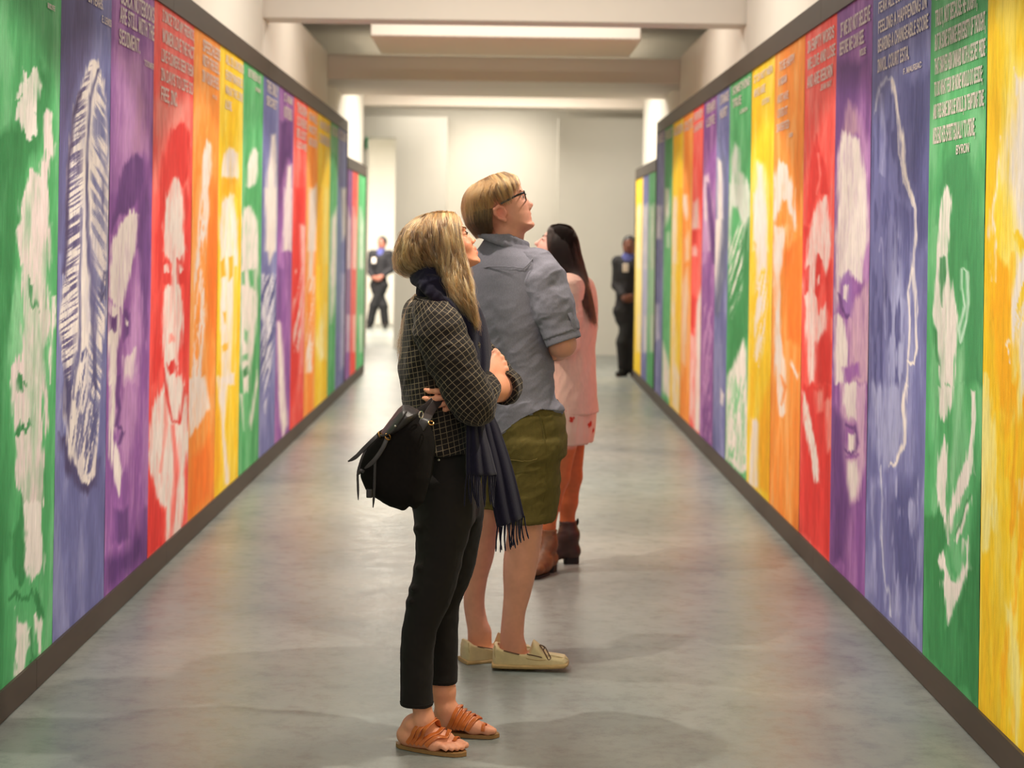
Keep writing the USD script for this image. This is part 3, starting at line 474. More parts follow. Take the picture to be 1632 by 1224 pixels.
banner(R, 1479.4, 1569.5, 'green', 'green portrait banner with clear cream verse and an open white collar, right wall', [
    ('p', (62, 138, 82), 5, Z7([(600, 470), (642, 490), (672, 580), (687, 700), (690, 1000), (684, 1224), (610, 1224), (608, 1100), (640, 950), (632, 840), (610, 1000), (595, 940), (570, 850), (570, 720), (587, 650), (577, 588), (545, 640), (532, 720), (540, 600), (560, 520)])),
    ('p', CREAM, 1.6, Z7([(572, 586), (587, 640), (582, 700), (575, 780), (575, 830), (580, 880), (592, 940), (606, 1000), (607, 1100), (596, 1150), (590, 1224), (545, 1224), (540, 1150), (535, 1060), (519, 1010), (530, 920), (540, 850), (540, 760), (549, 680), (560, 620)])),
    ('s', (190, 216, 188), 1.4, Z7([(620, 862), (635, 868), (637, 960), (631, 1020), (615, 1085), (610, 1050), (627, 980), (617, 920), (620, 862)]), 4), ('p', 'd', 1.6, Z7([(549, 822), (562, 813), (569, 870), (561, 920), (556, 970), (550, 900)])), ('p', 'd', 1.8, Z7([(520, 1020), (534, 1060), (536, 1110), (545, 1150), (536, 1150), (526, 1090)])),
    ('p', 'l', 3, Z7([(608, 1120), (624, 1080), (620, 1224), (596, 1224)])), ('p', 'd', 5, Z8([(498, 430), (540, 400), (560, 330), (575, 500), (560, 540), (570, 770), (620, 660), (652, 480), (672, 300), (690, 300), (690, 1040), (498, 870)])),
    ('p', CREAM, 2, Z8([(538, 0), (590, 0), (582, 60), (561, 112), (545, 80)])), ('p', 'l', 2, Z8([(600, 0), (620, 0), (606, 160), (592, 330), (584, 300), (596, 140)])),
    ('p', CREAM, 1.5, Z8([(563, 158), (570, 200), (571, 330), (576, 400), (576, 470), (581, 505), (570, 512), (565, 450), (548, 380), (534, 310), (545, 250)])), ('p', CREAM, 1.5, Z8([(645, 22), (661, 30), (663, 120), (651, 200), (656, 290), (641, 322), (611, 370), (596, 420), (586, 475), (579, 430), (590, 370), (605, 310), (630, 250), (640, 180), (650, 120)])),
    ('p', CREAM, 1.6, Z8([(555, 538), (575, 590), (585, 622), (605, 640), (630, 560), (625, 500), (641, 488), (641, 590), (621, 650), (601, 690), (574, 774), (565, 690), (555, 640), (560, 610), (544, 570)])), ('p', CREAM, 1.6, Z8([(650, 358), (656, 370), (641, 430), (601, 502), (589, 495), (611, 440), (636, 400)])), ('s', 'd', 1.6, Z8([(648, 366), (620, 420), (600, 470)]), 3), ('s', 'm', 1.6, Z8([(578, 520), (588, 580), (598, 610)]), 5)],
    [('WHO HAD HIS OWN FOR OTHERS', 1487, -63, -37, 1560), ("GOOD BUT NOT IN PITY, NOT", 1487, -25, 1, 1556), ('TRULY, NOT BECAUSE HE OUGHT,', 1487, 18, 43, 1554), ('BUT IN SOME STRANGE PERVERSITY OF THOUGHT,', 1487, 56, 81, 1568), ('THAT SWAYED HIM ONWARD WITH A SECRET PRIDE', 1487, 94.5, 119, 1568), ('TO DO WHAT FEW OR NONE WOULD DO BESIDE;', 1487, 132, 154, 1564), ('AND THIS SAME IMPULSE WOULD, IN TEMPTING TIME,', 1486, 168, 190, 1567), ('MISLEAD HIS SPIRIT EQUALLY TO CRIME,', 1486, 205, 229.5, 1553), ('BYRON', 1523, 232, 246, 1544)], seed=22, step=1.3)
banner(R, 1386.5, 1479.4, 'blue', 'slate blue portrait banner with a thin white drip line down it, right wall', [
    ('p', (104, 104, 150), 10, [(1386, 120), (1420, 130), (1440, 300), (1440, 600), (1386, 650)]), ('p', 'd', 10, [(1440, 130), (1480, 120), (1480, 380), (1462, 400), (1446, 280)]),
    ('p', (158, 158, 188), 9, Z7([(400, 700), (450, 770), (446, 1224), (378, 1224), (394, 900)])), ('h', 'd', 6, [(1386, 150), (1440, 150), (1440, 700), (1386, 700)], (0.5, 0.0)), ('p', 'd', 6, [(1436, 330), (1456, 340), (1452, 440), (1440, 470), (1434, 420)]),
    ('s', CREAM, 1.2, [(1424, 130), (1434, 190), (1440, 260), (1450, 300), (1458, 330), (1458, 380), (1454, 430), (1458, 470), (1460, 500), (1462, 560), (1456, 580), (1447, 577)], 5), ('s', CREAM, 1.2, [(1426, 140), (1430, 190), (1434, 250), (1446, 300), (1455, 330)], 2), ('s', CREAM, 1.2, [(1454, 430), (1448, 460), (1450, 500), (1447, 570), (1446, 612)], 3), ('s', (196, 194, 206), 2, [(1394, 180), (1402, 140), (1412, 120), (1424, 128)], 3), ('s', 'l', 2.5, [(1404, 150), (1410, 220), (1406, 280)], 4),
    ('s', 'l', 1.5, [(1400, 400), (1404, 380), (1408, 440), (1410, 540)], 2), ('p', (158, 158, 188), 6, Z8([(330, 0), (430, 0), (432, 150), (405, 262), (370, 272), (340, 200)])), ('s', CREAM, 1.2, Z8([(442, 0), (434, 60), (430, 180), (410, 258), (390, 262)]), 5), ('s', (206, 204, 214), 1, Z8([(362, 260), (365, 400), (361, 480), (368, 600), (388, 680), (391, 750)]), 2.5),
    ('p', 'd', 14, Z8([(375, 360), (470, 300), (480, 640), (400, 700)])), ('h', 'l', 8, Z8([(320, 300), (490, 300), (490, 850), (320, 640)]), (0.42, 0.0))],
    [('EVEN THE SENSES WERE NOT AT', 1396, -30, -12, 1470), ('FEAR ALL LONELINESS IN', 1396, 5, 22, 1472), ('FEELING A HAPPENING IN', 1396, 35, 54, 1473), ('BEARING A CHANGEABLE SCORE', 1396, 64, 84, 1476), ('INVOL. COURT ESTA.', 1396, 96, 116, 1446), ('F. MAURIAC', 1437, 110, 119, 1466)], seed=23, step=1.3)
banner(R, 1329.5, 1386.5, 'purple', 'purple portrait banner of a pale downcast face, right wall', [
    ('p', 'd', 8, [(1330, 95), (1378, 100), (1360, 200), (1336, 240), (1330, 240)]), ('p', (184, 144, 156), 4, Z7([(262, 318), (285, 372), (292, 432), (238, 440), (250, 360)])), ('p', 'l', 6, Z7([(285, 360), (326, 460), (326, 900), (300, 900)])),
    ('p', CREAM, 3, Z7([(240, 420), (290, 450), (311, 560), (320, 650), (318, 770), (302, 830), (302, 900), (270, 880), (236, 900), (226, 960), (216, 1010), (214, 760), (220, 600), (225, 500)])), ('p', (206, 166, 178), 4, Z7([(268, 960), (326, 890), (326, 1224), (258, 1224), (250, 1100)])),
    ('p', (150, 104, 168), 3, Z7([(230, 882), (263, 868), (272, 960), (266, 1012), (240, 992), (227, 950)])), ('p', CREAM, 1.4, Z7([(242, 912), (258, 915), (252, 962), (241, 955)])), ('s', 'd', 1.6, Z7([(228, 940), (234, 985), (255, 1010)]), 5), ('p', CREAM, 2, Z7([(214, 1000), (243, 1020), (256, 1130), (246, 1224), (212, 1224)])), ('p', (152, 92, 160), 3, Z7([(240, 1172), (287, 1160), (292, 1200), (252, 1224)])),
    ('p', (206, 166, 186), 3, Z8([(232, 0), (315, 0), (310, 250), (290, 370), (262, 388), (240, 250)])), ('p', CREAM, 2, Z8([(245, 0), (285, 0), (281, 118), (256, 100), (240, 60)])), ('p', (150, 92, 158), 4, Z8([(248, 120), (282, 130), (286, 200), (252, 230), (240, 180)])), ('s', 'd', 2, Z8([(252, 132), (276, 140), (284, 186), (266, 222), (246, 214)]), 4), ('p', CREAM, 1.8, Z8([(257, 156), (278, 160), (276, 205), (257, 212)])), ('p', CREAM, 2.5, Z8([(256, 250), (282, 240), (290, 300), (280, 355), (265, 375), (252, 320)])), ('s', 'm', 2, Z8([(250, 236), (285, 222)]), 5), ('p', 'd', 6, Z8([(205, 80), (235, 120), (245, 300), (262, 390), (240, 560), (203, 560)]))],
    [('IF WE DO NOT BELIEVE', 1336, 38, 60, 1383), ('BEFORE WE CAN SEE.', 1335, 69, 89, 1374), ('WILDE', 1367, 80, 90, 1377)], seed=24, step=1.3)
banner(R, 1279.3, 1329.5, 'red', 'red portrait banner of a pale narrow face in shadow, right wall', [
    ('p', 'd', 2, Z7([(155, 425), (186, 540), (192, 612), (160, 620), (137, 700), (124, 722), (128, 600), (140, 500)])), ('s', 'l', 2, Z7([(160, 490), (168, 560), (156, 620)]), 3), ('p', 'd', 4, Z7([(110, 720), (134, 720), (118, 860), (110, 880)])),
    ('p', (236, 208, 198), 1.8, Z7([(186, 618), (197, 700), (202, 780), (187, 882), (170, 830), (160, 820), (150, 930), (165, 1002), (186, 960), (187, 1050), (165, 1102), (150, 1224), (130, 1224), (120, 1050), (114, 900), (130, 760), (145, 680), (165, 640)])),
    ('p', 'd', 1.6, Z7([(154, 806), (173, 828), (177, 900), (161, 955), (149, 932)])), ('p', CREAM, 1.2, Z7([(158, 888), (166, 880), (164, 912), (158, 912)])), ('p', 'd', 1.6, Z7([(115, 860), (131, 848), (131, 930), (117, 942)])), ('p', 'd', 2.5, Z7([(180, 882), (205, 825), (207, 1010), (190, 982)])),
    ('p', 'd', 2.5, Z7([(154, 1094), (186, 1050), (202, 1100), (206, 1224), (150, 1224)])), ('p', 'd', 4, Z8([(110, 0), (200, 0), (200, 560), (104, 470)])), ('p', 'l', 3, Z8([(180, 60), (204, 40), (204, 200), (190, 220)])), ('p', 'l', 3, Z8([(150, 20), (175, 10), (172, 80), (155, 90)])), ('p', CREAM, 1.5, Z8([(107, 10), (125, 60), (141, 150), (161, 240), (166, 322), (150, 312), (135, 230), (115, 120)]))],
    [('IN EMPTY WORDS', 1284, 67, 85, 1326), ('WE LIVE AND LOSE', 1284, 95, 112, 1328), ('AND ARE REBORN', 1284, 123, 141, 1324), ('JEAN RAY', 1305, 136, 145, 1323)], seed=25, step=1.3)
banner(R, 1231.5, 1279.3, 'orange', 'orange portrait banner of a curly haired pale figure, right wall', [
    ('p', CREAM, 2, Z7([(35, 508), (60, 530), (82, 600), (87, 700), (70, 680), (60, 640), (45, 640), (28, 690), (16, 720), (18, 560)])), ('p', CREAM, 2, ZE([(950, 180), (1010, 160), (1015, 280), (960, 320), (925, 400), (920, 260)])), ('p', 'l', 4, ZE([(1030, 480), (1130, 480), (1120, 600), (1080, 700), (1000, 979), (940, 979), (960, 700)])), ('p', CREAM, 2.2, ZE([(970, 600), (1060, 560), (1060, 700), (1010, 860), (1005, 979), (940, 979), (955, 750)])),
    ('p', CREAM, 2, ZE([(1170, 250), (1190, 280), (1215, 480), (1195, 560), (1170, 420)])), ('h', 'l', 3, ZE([(1150, 500), (1220, 500), (1215, 979), (1160, 979)]), (1.1, 0.2)), ('p', CREAM, 2, Z6([(655, 20), (692, 30), (692, 120), (672, 200), (672, 400), (692, 500), (695, 690), (672, 695), (655, 500), (655, 250), (648, 100)])), ('p', CREAM, 1.6, Z6([(712, 495), (742, 552), (736, 566), (710, 515)])), ('p', 'd', 4, Z6([(690, 120), (750, 60), (752, 450), (700, 420)])), ('s', 'd', 2, Z6([(680, 560), (692, 600), (682, 650)]), 4)],
    [('TO BE HAPPY', 1239, 100, 114, 1263), ('A MAN', 1238, 126, 138, 1251), ('MUST HAVE', 1237, 153, 165, 1254), ('LIVED IT', 1237, 176, 188, 1253), ('INVERTED', 1236, 199, 211, 1256), ('GIDE', 1256, 213, 219, 1262)], seed=26, step=1.3)
banner(R, 1195, 1231.5, 'yellow', 'golden yellow portrait banner of a spiky haired pale face, right wall', [
    ('p', 'l', 3, Z5([(930, 780), (975, 790), (1000, 900), (1000, 1224), (915, 1224), (915, 960)])), ('p', CREAM, 2.2, Z5([(940, 800), (966, 800), (980, 950), (977, 1224), (922, 1224), (920, 1000), (932, 940)])), ('p', CREAM, 2.2, ZE([(660, 60), (750, -20), (800, 80), (832, 250), (822, 600), (802, 979), (760, 979), (742, 700), (672, 690), (650, 500)])), ('p', 'd', 2.5, ZE([(670, 710), (740, 700), (750, 860), (740, 979), (700, 979), (690, 820)])),
    ('p', CREAM, 2, Z6([(590, 0), (626, 0), (632, 200), (621, 420), (601, 520), (575, 500), (590, 300)])), ('h', 'm', 3, Z6([(570, 180), (640, 180), (630, 560), (565, 560)]), (0.9, 0.15)), ('p', CREAM, 2, Z6([(574, 700), (601, 720), (596, 955), (565, 935)])), ('p', 'd', 3, Z6([(600, 700), (640, 560), (638, 980), (600, 950)]))],
    [('IT IS NOT MEN', 1199, 122, 133, 1228), ('WHO ARE', 1199, 144, 156, 1217), ('COCTEAU', 1212, 160, 168, 1224)], seed=27, step=1.3)
banner(R, 1160.4, 1195, 'green', 'green portrait banner with a raised white hand shape, right wall', [
    ('p', (206, 208, 192), 2.4, Z5([(830, 688), (851, 720), (856, 830), (892, 880), (902, 950), (897, 1224), (800, 1224), (805, 1000), (814, 760)])), ('p', 'm', 2.4, Z5([(820, 1008), (846, 1030), (872, 1130), (862, 1224), (805, 1224), (810, 1100)])), ('p', (206, 208, 192), 2.5, ZE([(340, -60), (605, -60), (605, 600), (560, 979), (530, 979), (530, 480), (470, 350), (430, 230), (370, 300), (350, 979), (335, 979)])), ('p', 'm', 2.4, ZE([(400, 240), (440, 250), (480, 420), (470, 700), (440, 800), (370, 800), (365, 560)])), ('p', 'm', 2.4, ZE([(515, 450), (530, 560), (520, 979), (460, 979), (470, 760)])),
    ('p', 'd', 4, Z6([(520, 100), (565, 0), (565, 400), (520, 520), (488, 560), (488, 300)])), ('p', CREAM, 2.2, Z6([(485, 560), (510, 512), (546, 425), (556, 470), (562, 890), (530, 895), (482, 845)])), ('h', 'l', 3, Z6([(490, 560), (550, 560), (555, 880), (490, 840)]), (1.1, 0.1)), ('h', CREAM, 3, Z6([(486, 80), (545, 0), (540, 250), (500, 350)]), (0.8, 0.25))],
    [('SOMETHING', 1165, 140, 152, 1193), ('TRUE', 1165, 160, 173, 1179), ('LORCA', 1177, 176, 182, 1189)], seed=28, step=1.3)
banner(R, 1139.8, 1160.4, 'blue', 'grey blue portrait banner with a white stripe and dark edge, right wall', [('p', CREAM, 2.4, Z5([(745, 770), (770, 790), (776, 1224), (742, 1224)])), ('p', (96, 100, 126), 2.4, Z5([(752, 672), (786, 780), (798, 1224), (779, 1224), (775, 900)])), ('p', CREAM, 2.4, Z6([(442, 0), (470, 0), (472, 200), (456, 325), (440, 200)])), ('p', (96, 100, 126), 3, Z6([(470, 0), (486, 0), (484, 200), (456, 345), (442, 330)])), ('p', CREAM, 1.8, Z6([(465, 600), (476, 620), (472, 662), (464, 650)]))], [('STRANGE', 1145, 154, 168, 1159), ('HURT', 1145, 176, 190, 1157)], seed=29, step=1.3)
banner(R, 1119, 1139.8, 'purple', 'purple portrait banner with a dark diagonal stripe on white, right wall', [('p', (228, 206, 208), 2.4, Z5([(678, 860), (700, 845), (722, 1000), (728, 1224), (674, 1224)])), ('p', 'd', 2.4, Z5([(692, 890), (707, 900), (738, 1200), (738, 1224), (714, 1224)])), ('p', 'd', 2.4, ZF([(1290, 0), (1330, 0), (1430, 850), (1430, 1224), (1380, 1224), (1320, 650)])), ('p', 'l', 3, ZF([(1220, 500), (1290, 560), (1340, 900), (1290, 1224), (1220, 1224)])), ('h', 'l', 3, Z6([(398, 300), (440, 300), (436, 800), (398, 760)]), (0.9, 0.1))], [('PERHAPS', 1124, 168, 182, 1138), ('LIFE', 1124, 190, 203, 1137)], seed=30, step=1.3)
banner(R, 1102.5, 1119, 'red', 'coral red portrait banner with a white forehead and pale foot, right wall', [('p', (236, 208, 198), 2.6, Z5([(624, 988), (652, 968), (658, 1112), (620, 1122)])), ('p', 'd', 3, ZF([(1040, 690), (1140, 690), (1100, 900), (1050, 920)])), ('p', (238, 208, 198), 2.6, ZF([(1060, 980), (1110, 930), (1140, 1000), (1130, 1100), (1060, 1100)])), ('p', CREAM, 2.6, Z6([(376, 300), (397, 240), (397, 765), (370, 742), (372, 560)])), ('p', (238, 200, 190), 3, Z6([(355, 400), (372, 420), (368, 720), (352, 690)])), ('p', 'd', 3, Z6([(350, 260), (380, 280), (370, 380), (350, 380)]))], [('EVERYBODY', 1104, 182, 194, 1118), ('LAUGHS', 1104, 200, 211, 1118)], seed=31, step=1.3)
banner(R, 1087, 1102.5, 'orange', 'orange portrait banner with a white forelock, right wall', [('p', CREAM, 2.8, ZF([(890, 100), (970, 110), (985, 420), (960, 520), (930, 430), (895, 280)])), ('p', (240, 204, 170), 3, ZF([(930, 850), (1000, 700), (1000, 1150), (940, 1200)])), ('p', (240, 204, 170), 3, Z6([(326, 230), (346, 170), (352, 280), (340, 520), (326, 500)]))], [('COLETTE', 1089, 196, 210, 1102)], seed=32, step=1.3)
banner(R, 1070.6, 1087, 'yellow', 'mustard yellow portrait banner with a pale left half, right wall', [('p', (236, 214, 188), 2.8, ZF([(735, 130), (810, 140), (830, 260), (815, 500), (815, 1224), (725, 1224), (725, 400)])), ('p', 'd', 3, ZF([(830, 0), (900, 0), (880, 400), (850, 1000), (815, 1000)])), ('p', (236, 216, 190), 2.8, Z6([(290, 0), (304, 0), (305, 500), (321, 560), (316, 695), (288, 655)]))], [('AUDEN', 1072, 205, 218, 1086)], seed=33, step=1.3)
banner(R, 1057.8, 1070.6, 'green', 'green portrait banner with a slim white face, right wall near its far end', [('p', (226, 220, 206), 2.8, ZF([(600, 0), (680, 0), (690, 400), (640, 560), (600, 640), (590, 300)])), ('p', (220, 220, 200), 2.8, ZF([(635, 720), (680, 720), (680, 960), (630, 960)])), ('p', CREAM, 2.8, Z6([(258, 430), (292, 540), (288, 645), (256, 605)]))], [('PROUST', 1059, 210, 224, 1070)], seed=34, step=1.3)
banner(R, 1046, 1057.8, 'blue', 'slate blue portrait banner last on the long right wall', [('p', (214, 204, 208), 2.8, ZF([(470, 280), (560, 280), (550, 820), (460, 820)])), ('p', (196, 190, 204), 3, Z6([(228, 300), (244, 300), (246, 420), (232, 430)]))], [('WOOLF', 1047, 216, 230, 1057)], seed=35, step=1.3)
for a, b, h, lab, sd in ((1033.3, 1045.2, 'green', 'pale green banner first on the short far right wall', 36), (1024, 1033.3, 'blue', 'pale blue banner between yellow and green on the short far right wall', 37), (1012.6, 1024, 'yellow', 'yellow banner last on the short far right wall before the standing guard', 38)):
    m_ = 0.5 * (a + b); banner(R, a, b, h, lab, [('p', CREAM, 4, [(m_ - 3, 330), (m_ + 4, 325), (m_ + 4, 430), (m_ + 3, 560), (m_ - 3, 560), (m_ - 4, 440)]), ('p', 'l', 3, [(m_ - 2, 430), (m_ + 2, 430), (m_ + 1, 500), (m_ - 2, 500)])], (), z_top=Z2 - 0.12, seed=sd, step=1.2, off=0.004)
# ------------------------------------------------------------------ sculpting: signed distance fields turned into one smooth skin
class Field:
    def __init__(self, lo, hi, h):
        self.lo, self.h = np.asarray(lo, float), h
        self.n = np.ceil((np.asarray(hi, float) - self.lo) / h).astype(int) + 1
        self.ax = [self.lo[i] + h * np.arange(self.n[i]) for i in range(3)]
        self.d = np.full(self.n, 0.2, np.float32)
    def block(self, lo, hi):
        i0 = np.clip(np.floor((np.asarray(lo) - self.lo) / self.h).astype(int), 0, self.n); i1 = np.clip(np.ceil((np.asarray(hi) - self.lo) / self.h).astype(int) + 1, 0, self.n)
        if (i1 <= i0).any(): return None, None
        sl = tuple(slice(a, b) for a, b in zip(i0, i1))
        return sl, [self.ax[0][sl[0]][:, None, None].astype(np.float32), self.ax[1][sl[1]][None, :, None].astype(np.float32), self.ax[2][sl[2]][None, None, :].astype(np.float32)]
    def put(self, sl, d, k, op='+'):
        a = self.d[sl]
        if op == '+':
            hh = np.maximum(k - np.abs(a - d), 0) / max(k, 1e-6); self.d[sl] = np.minimum(a, d) - hh * hh * k * 0.25
        else:
            d = -d; hh = np.maximum(k - np.abs(a - d), 0) / max(k, 1e-6); self.d[sl] = np.maximum(a, d) + hh * hh * k * 0.25
    def cone(self, a, b, ra, rb, k=0.02, op='+', flat=None):
        """tapered limb; flat=(direction, factor) thins or widens it along a direction"""
        a, b = np.asarray(a, float), np.asarray(b, float); m = max(ra, rb) * 1.6 + k + 0.01
        if flat is not None and flat[1] > 1: m *= flat[1]
        sl, (X, Y, Z) = self.block(np.minimum(a, b) - m, np.maximum(a, b) + m)
        if sl is None: return self
        ab = b - a; L2 = max(ab @ ab, 1e-9)
        t = np.clip(((X - a[0]) * ab[0] + (Y - a[1]) * ab[1] + (Z - a[2]) * ab[2]) / L2, 0, 1)
        qx, qy, qz = X - a[0] - t * ab[0], Y - a[1] - t * ab[1], Z - a[2] - t * ab[2]
        q2 = qx * qx + qy * qy + qz * qz
        if flat is not None:
            f = np.asarray(flat[0], float); f = f / np.linalg.norm(f); c = qx * f[0] + qy * f[1] + qz * f[2]; q2 = q2 + c * c * (1 / flat[1] ** 2 - 1)
        self.put(sl, (np.sqrt(q2) - (ra + (rb - ra) * t)).astype(np.float32), k, op); return self
    def chain(self, pts, rs, k=0.02, flat=None, op='+'):
        for i in range(len(pts) - 1): self.cone(pts[i], pts[i + 1], rs[i], rs[i + 1], k, op, flat)
        return self
    def ball(self, c, r, k=0.02, op='+', R=None):
        c = np.asarray(c, float); r = np.broadcast_to(np.asarray(r, float), (3,)); m = r.max() + k + 0.01
        sl, (X, Y, Z) = self.block(c - m, c + m)
        if sl is None: return self
        x, y, z = X - c[0], Y - c[1], Z - c[2]
        if R is not None: x, y, z = [x * R[0][i] + y * R[1][i] + z * R[2][i] for i in range(3)]   # columns of R are the axes
        q = np.sqrt((x / r[0]) ** 2 + (y / r[1]) ** 2 + (z / r[2]) ** 2)
        self.put(sl, ((q - 1) * r.min()).astype(np.float32), k, op); return self
    def inflate(self, poly, Y0, W, Rr, k=0.01, op='+', px=True, tilt=0.0, sharp=2.0):
        """an outline traced in the side view given thickness: half-width W about the plane Y0, rounded over the distance Rr from the outline"""
        P = np.array([at(x, y, Y0)[[0, 2]] for x, y in poly]) if px else np.asarray(poly, float)
        m = k + 0.012
        sl, (X, Y, Z) = self.block([P[:, 0].min() - m, Y0 - W - m, P[:, 1].min() - m], [P[:, 0].max() + m, Y0 + W + m, P[:, 1].max() + m])
        if sl is None: return self
        gx, gz = np.meshgrid(X[:, 0, 0], Z[0, 0, :], indexing='ij'); Q = np.stack([gx.ravel(), gz.ravel()], -1).astype(float)
        inside = np.zeros(len(Q), bool); dd = np.full(len(Q), 1e9)
        for A, B in zip(P, np.roll(P, -1, 0)):
            dd = np.minimum(dd, seg_dist(Q, A, B)); c = (A[1] > Q[:, 1]) != (B[1] > Q[:, 1])
            if abs(B[1] - A[1]) > 1e-12: inside ^= c & (Q[:, 0] < (B[0] - A[0]) * (Q[:, 1] - A[1]) / (B[1] - A[1]) + A[0])
        D = np.where(inside, dd, -dd).reshape(gx.shape).astype(np.float32)
        e = np.maximum(1 - D / Rr, 0)[:, None, :]
        w = np.abs(Y - Y0) / W
        f = (e ** sharp + w ** sharp) ** (1 / sharp) - 1
        self.put(sl, (f * min(Rr, W)).astype(np.float32), k, op); return self
    def loft(self, rows, k=0.02, op='+', n=2.0, cap=0.02):
        """upright body of elliptical sections: rows of (z, cx, cy, half x, half y, yaw degrees)"""
        from scipy.interpolate import PchipInterpolator
        rows = np.array(sorted([tuple(r) + (0,) * (6 - len(r)) for r in rows]), float); z0, z1 = rows[0, 0], rows[-1, 0]
        m = k + 0.012; big = np.maximum(rows[:, 3], rows[:, 4]).max()
        sl, (X, Y, Z) = self.block([rows[:, 1].min() - big - m, rows[:, 2].min() - big - m, z0 - m - cap], [rows[:, 1].max() + big + m, rows[:, 2].max() + big + m, z1 + m + cap])
        if sl is None: return self
        zz = Z[0, 0, :]; tc = np.clip(zz, z0, z1); g = PchipInterpolator(rows[:, 0], rows[:, 1:])(tc).astype(np.float32)
        cx, cy, a, b, yaw = [g[:, i][None, None, :] for i in range(5)]
        c, s = np.cos(np.radians(yaw)), np.sin(np.radians(yaw)); x, y = X - cx, Y - cy
        u, v = x * c + y * s, -x * s + y * c
        q = (np.abs(u / a) ** n + np.abs(v / b) ** n) ** (1 / n)
        d = (q - 1) * np.minimum(a, b); over = np.maximum(np.maximum(z0 - zz, zz - z1), 0)[None, None, :]
        if cap > 0: d = np.where(over > 0, np.sqrt(np.maximum(d + cap, 0) ** 2 + over ** 2) - cap, d)
        d = np.maximum(d, over - cap)
        self.put(sl, d.astype(np.float32), k, op); return self
    def mesh(self, taubin=2):
        d = self.d; inside = d < 0
        c = [inside[i:inside.shape[0] - 1 + i, j:inside.shape[1] - 1 + j, k:inside.shape[2] - 1 + k] for i in (0, 1) for j in (0, 1) for k in (0, 1)]
        cnt = sum(x.astype(np.int8) for x in c); mixed = (cnt > 0) & (cnt < 8)
        idx = np.argwhere(mixed); vid = np.full(mixed.shape, -1, np.int64); vid[mixed] = np.arange(len(idx))
        corner = {(i, j, k): d[idx[:, 0] + i, idx[:, 1] + j, idx[:, 2] + k] for i in (0, 1) for j in (0, 1) for k in (0, 1)}
        acc = np.zeros((len(idx), 3)); num = np.zeros(len(idx))
        for axis in range(3):
            for p in (0, 1):
                for q in (0, 1):
                    A = [p, q]; A.insert(axis, 0); B = list(A); B[axis] = 1
                    da, db = corner[tuple(A)], corner[tuple(B)]; m = (da < 0) != (db < 0)
                    t = np.where(m, da / np.where(m, da - db, 1), 0); pt = np.tile(np.array(A, float), (len(idx), 1)); pt[:, axis] = t
                    acc[m] += pt[m]; num[m] += 1
        V = self.lo + (idx + acc / num[:, None]) * self.h
        F = []
        for axis in range(3):
            s0 = [slice(None)] * 3; s1 = [slice(None)] * 3; s0[axis] = slice(0, -1); s1[axis] = slice(1, None)
            a, b = inside[tuple(s0)], inside[tuple(s1)]; e = np.argwhere(a != b)
            o = [i for i in range(3) if i != axis]
            e = e[(e[:, o[0]] > 0) & (e[:, o[1]] > 0) & (e[:, o[0]] < mixed.shape[o[0]]) & (e[:, o[1]] < mixed.shape[o[1]])]
            flip = a[e[:, 0], e[:, 1], e[:, 2]]
            def at_(da, db):
                q = e.copy(); q[:, o[0]] += da; q[:, o[1]] += db; return vid[q[:, 0], q[:, 1], q[:, 2]]
            quad = np.stack([at_(-1, -1), at_(0, -1), at_(0, 0), at_(-1, 0)], 1)
            if axis == 1: flip = ~flip
            quad[~flip] = quad[~flip][:, ::-1]; F.append(quad)
        F = np.vstack(F); F = np.vstack([F[:, [0, 1, 2]], F[:, [0, 2, 3]]])
        m = trimesh.Trimesh(V, F, process=False)
        if taubin: smooth_mesh(m, taubin)
        return m
def smooth_mesh(m, it=2):
    import scipy.sparse as sp
    e = m.edges_unique; n = len(m.vertices); A = sp.coo_matrix((np.ones(len(e) * 2), (np.r_[e[:, 0], e[:, 1]], np.r_[e[:, 1], e[:, 0]])), (n, n)).tocsr()
    Dg = sp.diags(1 / np.maximum(np.asarray(A.sum(1)).ravel(), 1)); V = np.array(m.vertices)
    for _ in range(it):
        V = V + 0.5 * (Dg @ (A @ V) - V); V = V - 0.53 * (Dg @ (A @ V) - V)
    m.vertices = V; return m
def biggest(m):
    parts = m.split(only_watertight=False)
    return max(parts, key=lambda q: len(q.faces)) if len(parts) > 1 else m
def normals_of(m):
    return meshkit.arrays(m, True)[2]
def wrinkle(m, f):
    """moves every vertex along its normal by f(points) metres"""
    V = np.array(m.vertices); m.vertices = V + normals_of(m) * f(V)[:, None]; return m
def folds(scale, amp, seed, direction=(0, 0, 1), squash=0.35):
    """cloth folds: ridged noise drawn out along 'direction'"""
    dr = np.asarray(direction, float); dr /= np.linalg.norm(dr)
    def f(V):
        q = V - np.outer(V @ dr, dr) * (1 - squash)
        n = meshkit.fbm(q * scale, 3, seed); return amp * (1 - 2.2 * np.abs(2 * n - 1))
    return f
def unit(v): v = np.asarray(v, float); return v / np.linalg.norm(v)

